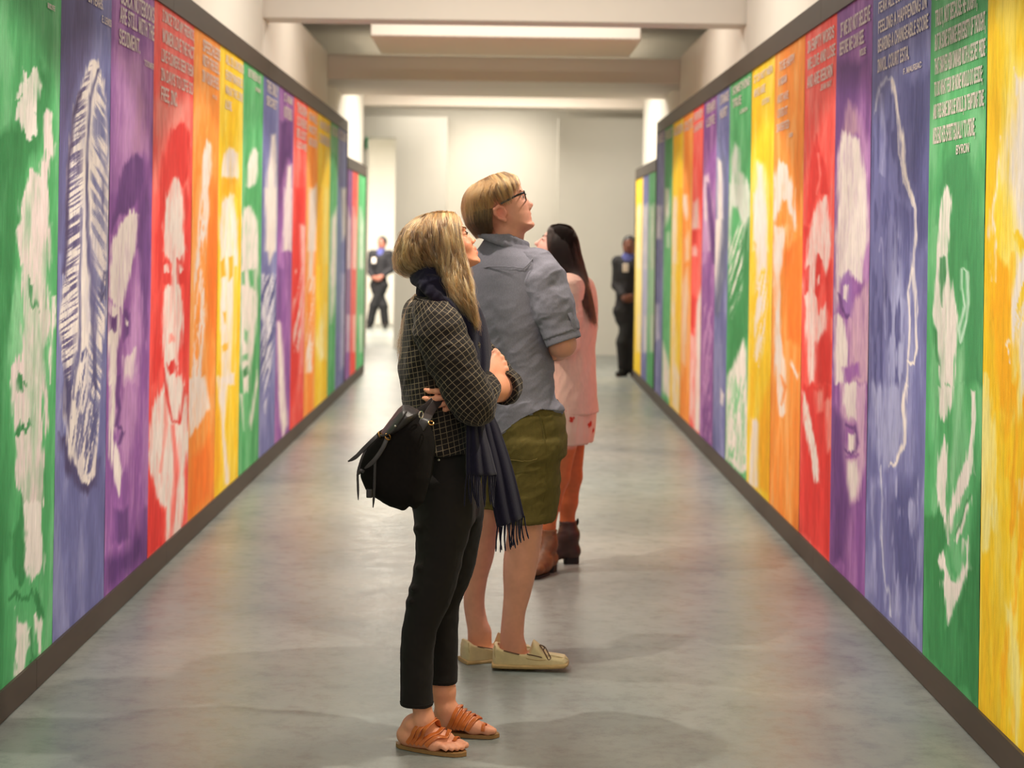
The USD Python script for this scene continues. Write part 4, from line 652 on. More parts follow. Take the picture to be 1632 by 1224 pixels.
def hand(F, wrist, d, palm, thumb_side, curl=(25, 35, 25), spread=6.0, s=1.0, thumb=(35, 25), k=0.006, curls=None):
    """five-fingered hand: wrist point, unit direction d towards the knuckles, unit 'palm' the palm faces, thumb_side +1/-1 along cross(palm, d)"""
    d, palm = unit(d), unit(palm); palm = unit(palm - d * (d @ palm)); lat = np.cross(palm, d) * thumb_side
    rot = lambda v, ax, a: v * math.cos(a) + np.cross(ax, v) * math.sin(a) + ax * (ax @ v) * (1 - math.cos(a))
    w = np.asarray(wrist, float); Lp = 0.088 * s
    off = (0.030, 0.010, -0.010, -0.028); kl = (0.086, 0.090, 0.086, 0.078); fl = ((0.042, 0.025, 0.020), (0.046, 0.029, 0.021), (0.043, 0.027, 0.021), (0.034, 0.021, 0.018)); fr = (0.0090, 0.0092, 0.0086, 0.0076)
    bend = np.cross(d, palm)                              # rotating about this axis turns d towards the palm
    bend = unit(bend)
    for i in range(4):
        base = w + lat * off[i] * 0.62 * s + d * 0.006; kn = w + lat * off[i] * s + d * kl[i] * s
        F.cone(base, kn, 0.0140 * s, 0.0108 * s, 0.012, flat=(palm, 0.85)); F.ball(kn - palm * .0035 * s, 0.0108 * s, 0.004)
        a = math.radians(spread * (1.2 - 0.8 * i)); cd = unit(d * math.cos(a) + lat * math.sin(a)); p = kn; cc = (curls[i] if curls else curl); tot = 0
        for j in range(3):
            tot += math.radians(cc[j]); dj = rot(cd, bend, tot); q = p + dj * fl[i][j] * s
            F.cone(p, q, fr[i] * s * (1.06 - 0.1 * j), fr[i] * s * (0.96 - 0.1 * j), k if j else 0.006); p = q
    F.cone(w - d * 0.01, w + d * 0.03, 0.021 * s, 0.024 * s, 0.02, flat=(palm, 0.72))
    t0 = w + lat * 0.018 * s + d * 0.018 * s + palm * 0.006; a = math.radians(thumb[0]); td = unit(d * math.cos(a) + lat * math.sin(a) + palm * 0.25)
    t1 = t0 + td * 0.042 * s; td2 = rot(td, unit(np.cross(lat, -palm) * 0 + np.cross(td, d + 1e-6)), math.radians(thumb[1])); t2 = t1 + td2 * 0.032 * s; t3 = t2 + unit(td2 + d * 0.2) * 0.025 * s
    F.cone(t0, t1, 0.015 * s, 0.0115 * s, 0.012); F.cone(t1, t2, 0.0112 * s, 0.010 * s, k); F.cone(t2, t3, 0.0102 * s, 0.0085 * s, k)
    return F

def curves(name, strands, mat_, parent, width=0.0008, taper=True, label=None):
    """hair strands as one BasisCurves prim; strands (n, m, 3) in world coordinates"""
    S = np.asarray(strands, float); n, m = S.shape[:2]
    o = origin_of(parent); c = UsdGeom.BasisCurves.Define(stage, path_for(name, parent))
    c.CreateTypeAttr('linear'); c.CreatePointsAttr(Vt.Vec3fArray.FromNumpy((S - o).reshape(-1, 3).astype(np.float32)))
    c.CreateCurveVertexCountsAttr(Vt.IntArray.FromNumpy(np.full(n, m, np.int32)))
    w = np.tile(width * (np.linspace(1, 0.35, m) if taper else np.ones(m)), n)
    c.CreateWidthsAttr(Vt.FloatArray.FromNumpy(w.astype(np.float32))); c.SetWidthsInterpolation('vertex')
    UsdShade.MaterialBindingAPI.Apply(c.GetPrim()).Bind(mat_); return tag(c, label, kind='stuff')
def strands_between(guides, n, m=22, seed=0, jitter=0.004, wave=(0.0, 5, 0.0), depth=0.0, inward=None, clump=14, tip=0.12, pick=None):
    """n strands interpolated between neighbouring guides (list of polylines); wave=(amplitude, turns, start); clumps share their wave"""
    rng = np.random.default_rng(seed); G = np.array([spline(g, m) for g in guides])            # (g, m, 3)
    u = rng.uniform(0, len(G) - 1.001, n)
    if pick:
        hv = np.random.default_rng(77).uniform(0, 1, int(len(G) * 5.5) + 3)[np.floor(u * 5.5).astype(int)]; u = u[(hv >= pick[0]) & (hv <= pick[1])]; n = len(u)
    i = u.astype(int); f = (u - i)[:, None, None]; S = G[i] * (1 - f) + G[i + 1] * f
    t = np.linspace(0, 1, m)[None, :, None]
    cl = np.floor(u * clump).astype(int); ph = np.random.default_rng(seed + 1).uniform(0, 6.28, cl.max() + 2)[cl][:, None, None]; fq = np.random.default_rng(seed + 2).uniform(0.8, 1.25, cl.max() + 2)[cl][:, None, None]
    cdir = np.random.default_rng(seed + 3).normal(size=(cl.max() + 2, 3))[cl][:, None, :]; cdir /= np.linalg.norm(cdir, axis=2, keepdims=True)
    amp = wave[0] * np.clip((t - wave[2]) / max(1 - wave[2], 1e-6), 0, 1) ** 0.7
    S = S + amp * (cdir * np.sin(2 * np.pi * wave[1] * fq * t + ph) + np.roll(cdir, 1, 2) * 0.6 * np.cos(2 * np.pi * wave[1] * fq * t + ph * 1.3))
    S = S + rng.normal(size=(n, 1, 3)) * jitter * (0.35 + 0.65 * t) + rng.normal(size=(n, m, 3)) * jitter * 0.06
    if inward is not None: S = S + (np.asarray(inward)[None, None] - S) * rng.uniform(0, depth, (n, 1, 1))
    # uneven ends
    cut = 1 - rng.uniform(0, tip, n); tt = np.linspace(0, 1, m)[None] * cut[:, None] * (m - 1); k0 = np.clip(tt.astype(int), 0, m - 2); fr = (tt - k0)[..., None]
    return np.take_along_axis(S, k0[..., None], 1) * (1 - fr) + np.take_along_axis(S, k0[..., None] + 1, 1) * fr
def hair_mat(name, root, mid, tip, rough=0.32):
    return usdkit.material(stage, '/World/Looks/' + name, {
        'h': ('hair_info', {}), 'r': ('rgb_ramp', {'ramp': [(0.0, tuple(lin(root))), (0.35, tuple(lin(mid))), (1.0, tuple(lin(tip)))]}),
        'p': ('principled_hair_bsdf', {'model': 'Chiang', 'parametrization': 'Direct coloring', 'roughness': rough, 'radial_roughness': 0.45, 'ior': 1.55})}, [('h.intercept', 'r.fac'), ('r.color', 'p.color')], surface='p.BSDF')
def ribbon(rows, thick):
    """a thin cloth sheet: rows of equally many points (r, c, 3), given thickness"""
    R_ = np.asarray(rows, float); r, c = R_.shape[:2]
    du = np.gradient(R_, axis=0); dv = np.gradient(R_, axis=1); N = np.cross(du, dv); N /= np.linalg.norm(N, axis=2, keepdims=True) + 1e-12
    V = np.vstack([(R_ + N * thick / 2).reshape(-1, 3), (R_ - N * thick / 2).reshape(-1, 3)]); i = np.arange(r * c).reshape(r, c); o = r * c; F = []
    q = np.stack([i[:-1, :-1], i[1:, :-1], i[1:, 1:], i[:-1, 1:]], -1).reshape(-1, 4); F += q[:, [0, 1, 2]].tolist() + q[:, [0, 2, 3]].tolist() + (q[:, [2, 1, 0]] + o).tolist() + (q[:, [3, 2, 0]] + o).tolist()
    rim = np.r_[i[0, :], i[1:, -1], i[-1, -2::-1], i[-2:0:-1, 0]]
    for a, b in zip(rim, np.roll(rim, -1)): F += [[a, b, b + o], [a, b + o, a + o]]
    m = trimesh.Trimesh(V, np.array(F), process=False); trimesh.repair.fix_normals(m); return m
# ------------------------------------------------------------------ people: shared materials and pieces
M_skin = paint_mat('skin', 0.48, 0.05, 60.0, (1, 1, 1), 0.06, 500.0, spec=0.35)
M_eye = mat('eye_dark', (40, 28, 24), 0.25)
M_eyewhite = mat('eye_white', (222, 214, 206), 0.2)
def tint(m, base, spots=(), amt=0.06, seed=0):
    """skin colour per vertex: base sRGB, spots = (centre, radius, colour, strength)"""
    V = np.array(m.vertices); C = np.tile(np.array(base, float), (len(V), 1))
    n = meshkit.fbm(V * 14, 3, seed)[:, None]; C *= 1 + amt * (n - 0.5) * 2
    for c, r, col, s in spots:
        a = s * np.exp(-(np.linalg.norm(V - np.asarray(c), axis=1) / r) ** 2)[:, None]; C = C * (1 - a) + np.array(col, float) * a
    return alb(C)
def foot(F, heel, toe, out, ankle, z0=0.013, L=0.232, ra=0.036, toes=True, w=1.0):
    """bare foot on the ground from heel to toe; out = unit vector to its little-toe side"""
    heel, toe = np.array(heel, float), np.array(toe, float); heel[2] = toe[2] = z0; f = unit(toe - heel); up = np.array([0, 0, 1.0])
    p = lambda s, o, z: heel + f * s * L + np.asarray(out) * o * w + up * z
    F.cone(p(.12, 0, .028), p(.34, .004, .030), .0265, .0275, .015); F.cone(p(.30, -.008, .042), p(.70, -.022, .024), .032, .021, .03); F.cone(p(.2, .012, .026), p(.64, .027, .018), .026, .017, .03)
    F.cone(p(.66, -.024, .021), p(.60, .028, .016), .021, .016, .02); F.cone(ankle, p(.20, -.002, .055), ra, .029, .015); F.cone(p(.24, 0, .066), p(.60, -.010, .030), .026, .019, .02)
    F.ball(p(.26, .031, .068), .012, .02); F.ball(p(.28, -.030, .075), .012, .02)
    if toes:
        F.chain([p(.74, -.027, .018), p(.88, -.027, .014), p(.97, -.024, .014)], [.015, .0125, .0105], .010)
        for i, (o, s0, s1) in enumerate(((-.006, .76, .955), (.009, .74, .915), (.022, .70, .865), (.033, .655, .80))):
            F.chain([p(s0, o, .016), p((s0 + s1) / 2 + .01, o, .017), p(s1, o + .001, .010)], [.0098 - .0006 * i, .0088 - .0006 * i, .0085 - .0006 * i], .005)
    return p
def cloth_round(m, axis_a, axis_b, seam=(0, 1, 0), r=0.15):
    """cloth coordinates around an axis: arc length, height along the axis"""
    a, b = np.asarray(axis_a, float), np.asarray(axis_b, float); z = unit(b - a); y = unit(np.asarray(seam, float) - z * (z @ np.asarray(seam, float))); x = np.cross(y, z)
    q = np.array(m.vertices) - a; th = np.arctan2(q @ x, -(q @ y)); return np.stack([r * th, q @ z, 0 * th], 1)
def plaid(name, base, line, pitch, lw):
    n = {'a': ('attribute', {'attribute': 'cloth'}), 's': ('separate_xyz', {}), 'nz': ('noise_texture', {'scale': 90.0, 'detail': 2.0}), 'nl': ('noise_texture', {'scale': 12.0, 'detail': 2.0})}
    L_ = [('a.vector', 's.vector'), ('a.vector', 'nz.vector'), ('a.vector', 'nl.vector')]
    for i, o in enumerate('xy'):
        n.update({f'm{i}': ('math', {'math_type': 'multiply', 'value2': 1.0 / pitch}), f'f{i}': ('math', {'math_type': 'fraction'}), f'u{i}': ('math', {'math_type': 'subtract', 'value2': 0.5}), f'b{i}': ('math', {'math_type': 'absolute'}), f'g{i}': ('map_range', {'range_type': 'smoothstep', 'from_min': 0.5 - lw, 'from_max': 0.5 - lw * 0.45, 'to_min': 0.0, 'to_max': 1.0, 'clamp': True})})
        L_ += [(f's.{o}', f'm{i}.value1'), (f'm{i}.value', f'f{i}.value1'), (f'f{i}.value', f'u{i}.value1'), (f'u{i}.value', f'b{i}.value1'), (f'b{i}.value', f'g{i}.value')]
    n.update({'mx': ('math', {'math_type': 'maximum'}), 'br': ('map_range', {'from_min': 0.3, 'from_max': 0.7, 'to_min': 0.35, 'to_max': 0.95, 'clamp': True}), 'mm': ('math', {'math_type': 'multiply'}), 'c': ('mix', {'mix_type': 'mix', 'color1': tuple(lin(base)), 'color2': tuple(lin(line))}), 'bp': ('bump', {'strength': 0.15, 'distance': 0.004}), 'p': ('principled_bsdf', {'roughness': 0.85, 'specular_ior_level': 0.25, 'sheen_weight': 0.08})})
    L_ += [('g0.result', 'mx.value1'), ('g1.result', 'mx.value2'), ('nl.fac', 'br.value'), ('mx.value', 'mm.value1'), ('br.result', 'mm.value2'), ('mm.value', 'c.fac'), ('c.color', 'p.base_color'), ('nz.fac', 'bp.height'), ('bp.normal', 'p.normal')]
    return usdkit.material(stage, '/World/Looks/' + name, n, L_, surface='p.BSDF')

# ------------------------------------------------------------------ the woman in the plaid shirt
YA = 5.58
def A(x, y, dy=0.0): return at(x, y, YA + dy)
def rowsA(rows, dy=0.0, px=502.0, shrink=0.0):
    return [(A(cx, y)[2], A(cx, y)[0], YA + dy + (r[0] if r else 0), hx / px - shrink, hy - shrink) for y, cx, hx, hy, *r in rows]
woman = thing('person', 'blonde woman in black plaid shirt, navy scarf and tan sandals, arms crossed, looking up', 'person', at(700, 1190, YA) * [1, 1, 0])
TORSO = [(474, 692, 27, .07), (484, 690, 41, .125), (497, 692, 49, .162), (525, 700, 58, .165), (549, 706, 66, .158), (581, 704, 67, .15), (614, 703, 61, .145), (647, 702, 56, .150), (680, 701, 52, .160)]
HIPS = [(690, 703, 46, .150), (720, 703, 52, .163), (760, 706, 55, .168), (800, 709, 53, .165), (822, 712, 48, .155)]
LEGN = [(760, 704, 46, .083, -.085), (821, 708, 44, .085, -.088), (885, 701, 36.5, .073, -.090), (949, 686, 33.5, .064, -.090), (975, 677, 29.5, .058, -.090), (1000, 670, 27, .054, -.090), (1042, 666.5, 25.5, .050, -.090), (1110, 666.5, 25.5, .050, -.090)]
LEGF = [(760, 716, 44, .083, .085), (814, 729, 42, .083, .088), (886, 724, 37, .072, .094), (931, 714, 35, .066, .096), (977, 702, 29, .058, .098), (1042, 704, 24, .050, .100), (1098, 703, 24, .050, .102)]
# body: one skin from head to toe
F = Field([A(630, 0)[0], YA - .42, -0.01], [A(835, 0)[0], YA + .36, A(0, 325)[2]], 0.0038)
F.loft(rowsA([(r[0], r[1], r[2] - 3, r[3] - .006) for r in TORSO] + [(r[0], r[1], r[2] - 4, r[3] - .008) for r in HIPS], shrink=.012), .02)
for leg in (LEGN, LEGF): F.loft(rowsA(leg[:-1], shrink=.010), .02)
Yn, Yf = -.090, .102
ankN, ankF = A(675.5, 1142, Yn), A(709, 1120, Yf)
F.chain([A(666, 1080, Yn), A(669.5, 1112, Yn), ankN], [.030, .0305, .0305], .012); F.chain([A(703, 1075, Yf), A(707, 1100, Yf), ankF], [.036, .036, .034], .02)
gN0, gN1 = np.array([A(650, 0, -.03)[0], 5.545, 0]), np.array([A(757, 0, -.12)[0], 5.445, 0]); dN = unit(gN1 - gN0)
gF0, gF1 = np.array([A(702, 0, .12)[0], 5.705, 0]), np.array([A(809, 0, .08)[0], 5.655, 0]); dF = unit(gF1 - gF0)
outN, outF = np.array([dN[1], -dN[0], 0]), np.array([-dF[1], dF[0], 0])
LN, LF = np.linalg.norm(gN1 - gN0), np.linalg.norm(gF1 - gF0)
pN = foot(F, gN0, gN1, outN, A(675, 1150, Yn), L=LN, ra=.034); pF = foot(F, gF0, gF1, outF, A(711, 1132, Yf), L=LF, ra=.035)
# arms under the sleeves, crossed
shR, elR, wrR = A(694, 506, -.140), A(750, 634, -.180), A(776, 594, .03)
shL, elL, wrL = A(704, 506, .135), A(802, 619, .10), A(757, 621, -.122)
F.chain([shR, elR, wrR], [.048, .040, .027], .02); F.chain([shL, elL], [.048, .042], .02); F.chain([elL, A(786, 618, .045), A(764, 620, -.05), wrL], [.044, .045, .036, .027], .015)
hand(F, wrR, (.54, .75, .38), (-.615, .659, -.43), 1 if np.cross((-.615, .659, -.43), (.54, .75, .38))[2] > 0 else -1, curl=(40, 45, 30), spread=4, thumb=(20, 10))
hand(F, wrL, (-.80, -.46, -.28), (-.4, .9, .1), 1 if np.cross((-.4, .9, .1), (-.8, -.46, -.28))[2] > 0 else -1, curl=(26, 34, 26), spread=4, thumb=(30, 10))
# neck and head in profile, tilted up
F.chain([A(697, 485), A(707, 450), A(714, 420)], [.062, .050, .052], .03)
F.inflate([(733, 345), (737, 356), (740.5, 363), (743, 371), (747, 378), (750, 387), (754, 393), (758, 400), (761, 408), (765.5, 413), (765.5, 418), (758, 422.5), (750, 426), (738, 431), (724, 434), (712, 440), (695, 440), (675, 428), (660, 412), (654, 395), (656, 375), (668, 358), (688, 346), (710, 341), (724, 341)], YA, .073, .072, .012)
F.inflate([(744, 371), (751, 376), (758.2, 381.3), (758.6, 384.5), (754.5, 388), (749, 391), (745, 386)], YA, .0125, .012, .006)
F.ball(A(753.5, 386, -.0105), .0062, .005); F.ball(A(753.5, 386, .0105), .0062, .005)
F.inflate([(752, 391.5), (756.5, 391.5), (760.2, 395.8), (759.6, 398), (756, 398.2), (752, 398)], YA, .022, .014, .004); F.inflate([(752, 398.6), (756, 398.6), (760.8, 399.2), (762.4, 402), (761.5, 406), (752, 406)], YA, .020, .014, .004)
for s in (-1, 1): F.ball(A(742.5, 374.5, s * .031), (.012, .013, .009), .010, op='-'); F.ball(A(738.5, 375, s * .031), .0125, .004); F.ball(A(739, 364, s * .028), (.006, .018, .006), .012); F.ball(A(742, 392, s * .045), .02, .02)
b = F.mesh()
mouth = A(762, 398)
obj('body', b, M_skin, woman, smooth=True, color=tint(b, (226, 152, 116), [(mouth, .013, (206, 104, 92), .8), (A(745, 392, -.05), .03, (230, 134, 98), .5), (A(757, 383), .012, (228, 128, 100), .4), (A(762, 416), .02, (226, 130, 84), .35), (A(790, 570, .08), .05, (236, 168, 138), .5)]))
for s in (-1, 1):
    e = trimesh.creation.icosphere(3, .0112); e.apply_translation(A(738.6, 374.4, s * .0300)); obj('eye', e, M_eyewhite, woman)
    i_ = trimesh.creation.icosphere(2, .0056); i_.apply_scale([.5, 1, 1]); i_.apply_translation(A(743.6, 373.2, s * .031)); obj('iris', i_, M_eye, woman)
    obj('eyelid', tube(spline([A(741.5, 369.0, s * .045), A(745.4, 371.2, s * .034), A(744.5, 371.2, s * .020)], 9), .0016, 6), M_eye, woman, label='dark upper lashes')
    obj('eyebrow', tube(spline([A(736.6, 361.5, s * .050), A(741.3, 362.8, s * .035), A(742.6, 364.6, s * .015)], 9), np.array([.001, .0018, .0022, .0024, .0026, .0026, .0024, .002, .001]), 6), mat('brow_brown' + ('' if s < 0 else '_far'), (120, 84, 52), 0.7), woman, label='thin brown eyebrow')
# trousers
M_jeans = mat('black_jeans', (27, 23, 21), 0.82, 0.12, 60, (1, 1, 1), 0.12, 500, spec=0.25, sheen=0.03)
F = Field([A(625, 0)[0], YA - .22, A(0, 1130)[2]], [A(800, 0)[0], YA + .24, A(0, 672)[2]], 0.0045)
F.loft(rowsA([(684, 703, 46, .152)] + HIPS), .02, cap=.006)
for leg in (LEGN, LEGF): F.loft(rowsA(leg), .03, cap=.004)
for (x, y) in ((663, 842), (665, 905), (657, 938), (652, 958)): F.cone(A(x + 2, y, -.14), A(x, y + 3, -.05), .006, .006, .02)
m = F.mesh(); wrinkle(m, folds(16, .0022, 4, (0.2, 0, 1), 0.9)); jeans = obj('trousers', m, M_jeans, woman, smooth=True)
for leg, nm in ((LEGN, 0), (LEGF, 1)):
    y, cx, hx, hy, dy = leg[-1]; ring = [A(cx, y - 3)[0:1].tolist()[0] for _ in (0,)]
    c = A(cx, y - 3.5); a = np.linspace(0, 2 * np.pi, 40)
    obj('hem', tube(np.stack([c[0] + (hx / 502 + .0005) * np.cos(a), YA + dy + (hy + .0005) * np.sin(a), np.full(40, c[2])], 1), .0022, 6), M_jeans, woman)
rv = trimesh.creation.icosphere(2, .0042); rv.apply_translation(A(699.5, 733, -.178)); obj('rivet', rv, mat('steel', (190, 185, 175), 0.25, metallic=1.0), woman, label='small silver rivet')
def turned(q, deg):
    c, s_ = math.cos(math.radians(deg)), math.sin(math.radians(deg)); return np.stack([q[:, 0] * c - q[:, 1] * s_, q[:, 0] * s_ + q[:, 1] * c, q[:, 2]], 1)
# plaid shirt and its sleeves
M_plaid = plaid('plaid_cloth', (26, 20, 17), (132, 118, 96), 0.0172, 0.085)
F = Field([A(610, 0)[0], YA - .24, A(0, 735)[2]], [A(800, 0)[0], YA + .24, A(0, 465)[2]], 0.0045)
F.loft(rowsA([(r[0], r[1], r[2] + (0 if r[0] < 500 else 1), r[3] + .006) for r in TORSO] + [(700, 703, 54, .170), (713, 706, 52, .176)]), .02, cap=.004)
F.loft(rowsA([(r[0], r[1], r[2] - 3, r[3] - .006) for r in TORSO if r[0] > 640] + [(700, 703, 49, .158), (716, 706, 48, .164), (740, 706, 48, .164)]), .006, op='-', cap=0)
m = biggest(F.mesh()); wrinkle(m, folds(9, .006, 11, (0.5, 0, 1), 0.45)); wrinkle(m, folds(22, .002, 12, (0.3, 0, 1), 0.5))
shirt = obj('shirt', m, M_plaid, woman, smooth=True, rest=cloth_round(m, A(702, 720), A(702, 480), (1, 0, 0), .15) + np.stack([0.12 * (np.array(m.vertices)[:, 2]), -0.25 * (np.array(m.vertices)[:, 0]), np.zeros(len(m.vertices))], 1))
F = Field([A(600, 0)[0], YA - .32, A(0, 700)[2]], [A(830, 0)[0], YA + .08, A(0, 470)[2]], 0.0042)
F.chain([A(688, 498, -.125), A(700, 528, -.150), A(718, 570, -.170), A(738, 612, -.180), A(752, 640, -.185), A(762, 652, -.172)], [.058, .071, .070, .063, .058, .050], .03)
F.chain([A(752, 640, -.185), A(764, 628, -.11), A(768, 620, -.075)], [.056, .053, .050], .02)
F.chain([A(764, 627, -.10), A(769, 619, -.060)], [.055, .053], .006)
m = F.mesh(); wrinkle(m, folds(13, .0045, 21, (0.42, 0.1, -0.9), 1.5)); wrinkle(m, folds(26, .0018, 22, (0.42, 0.1, -0.9), 1.2))
a_, b_ = A(690, 500, -.15), A(752, 640, -.185)
obj('sleeve', m, M_plaid, woman, smooth=True, rest=turned(cloth_round(m, a_, b_, (0, 1, 0), .062), -17))
F = Field([A(660, 0)[0], YA - .06, A(0, 680)[2]], [A(840, 0)[0], YA + .30, A(0, 470)[2]], 0.0042)
F.chain([A(700, 500, .130), A(730, 535, .150), A(775, 585, .145), A(805, 615, .125)], [.060, .066, .058, .054], .03); F.chain([A(805, 617, .125), A(800, 619, .060)], [.054, .053], .012)
dl_ = unit(A(786, 618, .045) - elL); F.ball(elL + dl_ * .135, .125, .003, op='-'); F.chain([elL + dl_ * .004, elL + dl_ * .06], [.047, .047], .003, op='-')
m = F.mesh(); wrinkle(m, folds(15, .004, 23, (0.6, 0, -0.8), 1.4)); obj('sleeve', m, M_plaid, woman, smooth=True, rest=cloth_round(m, A(702, 500, .155), A(803, 617, .125), (0, 1, 0), .056))
pts = spline([A(661, 473, -.06), A(676, 480, -.12), A(700, 486, -.145), A(724, 497, -.13)], 16); obj('shoulder_seam', tube(pts, .0022, 6), M_plaid, woman, smooth=True, rest=pts[np.r_[np.repeat(np.arange(16), 6), 0, 15]])
# scarf
M_scarf = mat('navy_wool', (26, 24, 42), 0.95, 0.16, 120, (1, 1, 1), 0.25, 420, spec=0.15, sheen=0.12)
F = Field([A(640, 0)[0], YA - .22, A(0, 500)[2]], [A(800, 0)[0], YA + .22, A(0, 415)[2]], 0.0045)
a = np.linspace(0, 2 * np.pi, 25)
for cx, cy, rx, ry, r, tl in ((690, 434, .048, .066, .018, .02), (692, 446, .056, .080, .019, .03), (693, 458, .056, .084, .019, .06), (698, 471, .064, .098, .019, .12)):
    c = A(cx, cy); ring = np.stack([c[0] + rx * np.cos(a), YA + ry * np.sin(a), c[2] - tl * (np.cos(a)) * rx / .06 * .5], 1); F.chain(ring, np.full(25, r), .004)
F.chain([A(694, 430), A(696, 475)], [.055, .062], .01)
m = F.mesh(); wrinkle(m, folds(20, .005, 31, (0, 1, 0), 0.6)); scarf = obj('scarf', m, M_scarf, woman, smooth=True)
def drape(left, right, dyl, dyr, n=46, c=15, bulge=.02, waves=2.5, amp=.007, seed=0):
    l, r = spline(left, n), spline(right, n); rows = []
    for i in range(n):
        t = np.linspace(0, 1, c)[:, None]; p = l[i] * (1 - t) + r[i] * t
        p[:, 1] -= bulge * np.sin(np.pi * t[:, 0]) + amp * np.sin(2 * np.pi * waves * t[:, 0] + seed + 0.03 * i) * min(1, i / 14 + .3); rows.append(p)
    return np.array(rows)
P1 = drape([A(706, 474, -.105), A(722, 492, -.135), A(733, 520, -.135), A(740, 560, -.125), A(745, 610, -.12), A(745, 661, -.165), A(744, 710, -.185), A(744, 756, -.185)], [A(744, 470, -.02), A(768, 500, -.02), A(778, 540, -.03), A(780, 575, -.045), A(774, 620, -.08), A(771, 674, -.12), A(782, 722, -.12), A(791, 757, -.115)], 0, 0, seed=1)
P2 = drape([A(748, 468, .0), A(764, 500, .01), A(772, 560, -.01), A(766, 630, -.02), A(768, 690, -.05), A(778, 750, -.06), A(786, 806, -.06), A(793, 840, -.06)], [A(736, 470, .09), A(762, 500, .10), A(782, 560, .07), A(780, 640, .04), A(797, 687, .02), A(814, 736, .01), A(826, 780, .0), A(836, 824, .0)], 0, 0, bulge=.012, seed=2)
obj('scarf_end', ribbon(P1, .007), M_scarf, scarf.GetPrim() if False else woman, smooth=True); obj('scarf_end', ribbon(P2, .007), M_scarf, woman, smooth=True)
rng = np.random.default_rng(5)
def fringe(row, Lf, n):
    out = []
    for t in np.linspace(0.01, .99, n):
        k = t * (len(row) - 1); i = int(min(k, len(row) - 2)); p = row[i] * (1 - k + i) + row[i + 1] * (k - i); l = Lf * rng.uniform(.82, 1.08); w = rng.normal(size=3) * .004
        out.append(tube(spline([p + [0, 0, .004], p + [w[0], w[1], -l * .5], p + [w[0] * 2 + .004, w[1] * 1.5, -l]], 8), .0024 * np.array([1, 1, .95, .9, .9, .95, 1.2, .6]), 5))
    return cat_(*out)
obj('fringe', fringe(P1[-1], .095, 20), M_scarf, woman, smooth=True, kind='stuff'); obj('fringe', fringe(P2[-1], .078, 18), M_scarf, woman, smooth=True, kind='stuff')
# hair: a full under-shape and strands over it
M_hairA, M_hairB, M_hairC = hair_mat('blonde_light', (186, 142, 92), (250, 212, 150), (250, 204, 126)), hair_mat('blonde_mid', (112, 78, 44), (212, 160, 94), (232, 172, 92)), hair_mat('blonde_dark', (46, 30, 18), (88, 58, 32), (150, 100, 50))
M_haircap = mat('blonde_under', (120, 84, 48), 0.6, 0.3, 60, (1, 1, .2))
F = Field([A(620, 0)[0], YA - .17, A(0, 545)[2]], [A(790, 0)[0], YA + .17, A(0, 328)[2]], 0.0042)
F.inflate([(726, 347), (718, 341), (704, 340), (686, 343), (662, 353), (650, 363), (643, 376), (638, 395), (637, 410), (636, 421), (641, 428), (650, 432), (662, 430), (674, 424), (702, 421), (716, 418), (724, 400), (727, 378), (728, 360)], YA, .083, .060, .01)
for s in (-1, 1): F.chain([A(724, 372, s * .058), A(727, 405, s * .070), A(728, 440, s * .085), A(738, 474, s * .098), A(751, 502, s * .100), A(762, 526, s * .095)], [.014, .018, .017, .015, .010, .004], .02)
hair = obj('hair', F.mesh(), M_haircap, woman, smooth=True)
def side_guides(s):
    d = lambda x, y, w: A(x, y, s * (w if w > .025 else w - .022))
    return [[d(729, 343, .020), d(734, 356, .046), d(737, 378, .066), d(741, 402, .080), d(748, 425, .092), d(754, 450, .108), d(757, 480, .122), d(762, 508, .118), d(765, 531, .105)],
            [d(722, 337.5, .012), d(727, 352, .052), d(731, 378, .076), d(734, 405, .088), d(738, 430, .104), d(743, 458, .122), d(750, 486, .132), d(757, 508, .124), d(762, 527, .112)],
            [d(714, 336, .006), d(716, 350, .058), d(720, 378, .084), d(724, 405, .092), d(724, 432, .108), d(730, 460, .126), d(739, 484, .132), d(749, 505, .122), d(757, 520, .110)],
            [d(706, 336, .004), d(704, 350, .062), d(708, 378, .088), d(713, 404, .094), d(710, 430, .100), d(716, 456, .114), d(726, 480, .124), d(738, 498, .118), d(748, 512, .108)],
            [d(699, 336.5, .004), d(692, 352, .064), d(694, 378, .090), d(700, 402, .093), d(704, 420, .092), d(707, 436, .092), d(711, 452, .10), d(717, 466, .108), d(722, 478, .108)],
            [d(693, 337.5, .004), d(680, 353, .062), d(677, 378, .088), d(682, 400, .090), d(688, 413, .086), d(694, 421, .078), d(699, 425, .070), d(702, 427, .062), d(704, 428, .055)],
            [d(687, 339, .003), d(668, 356, .056), d(660, 380, .082), d(663, 402, .088), d(669, 417, .082), d(676, 426, .072), d(683, 428, .064), d(689, 428, .056), d(692, 427, .05)],
            [d(681, 340.5, .003), d(657, 359, .046), d(645, 383, .068), d(644, 405, .074), d(648, 421, .070), d(656, 431, .060), d(664, 434, .052), d(670, 432, .045), d(674, 430, .04)],
            [d(676, 342, .002), d(650, 361, .028), d(637, 384, .042), d(632.5, 406, .046), d(633, 422, .044), d(640, 433, .038), d(649, 436, .033), d(656, 435, .03), d(661, 433, .028)],
            [d(672, 343.5, .0), d(647, 361, .004), d(635, 384, .006), d(630.5, 406, .008), d(629, 420, .008), d(634, 431, .008), d(645, 437, .008), d(652, 437, .008), d(657, 435, .008)]]
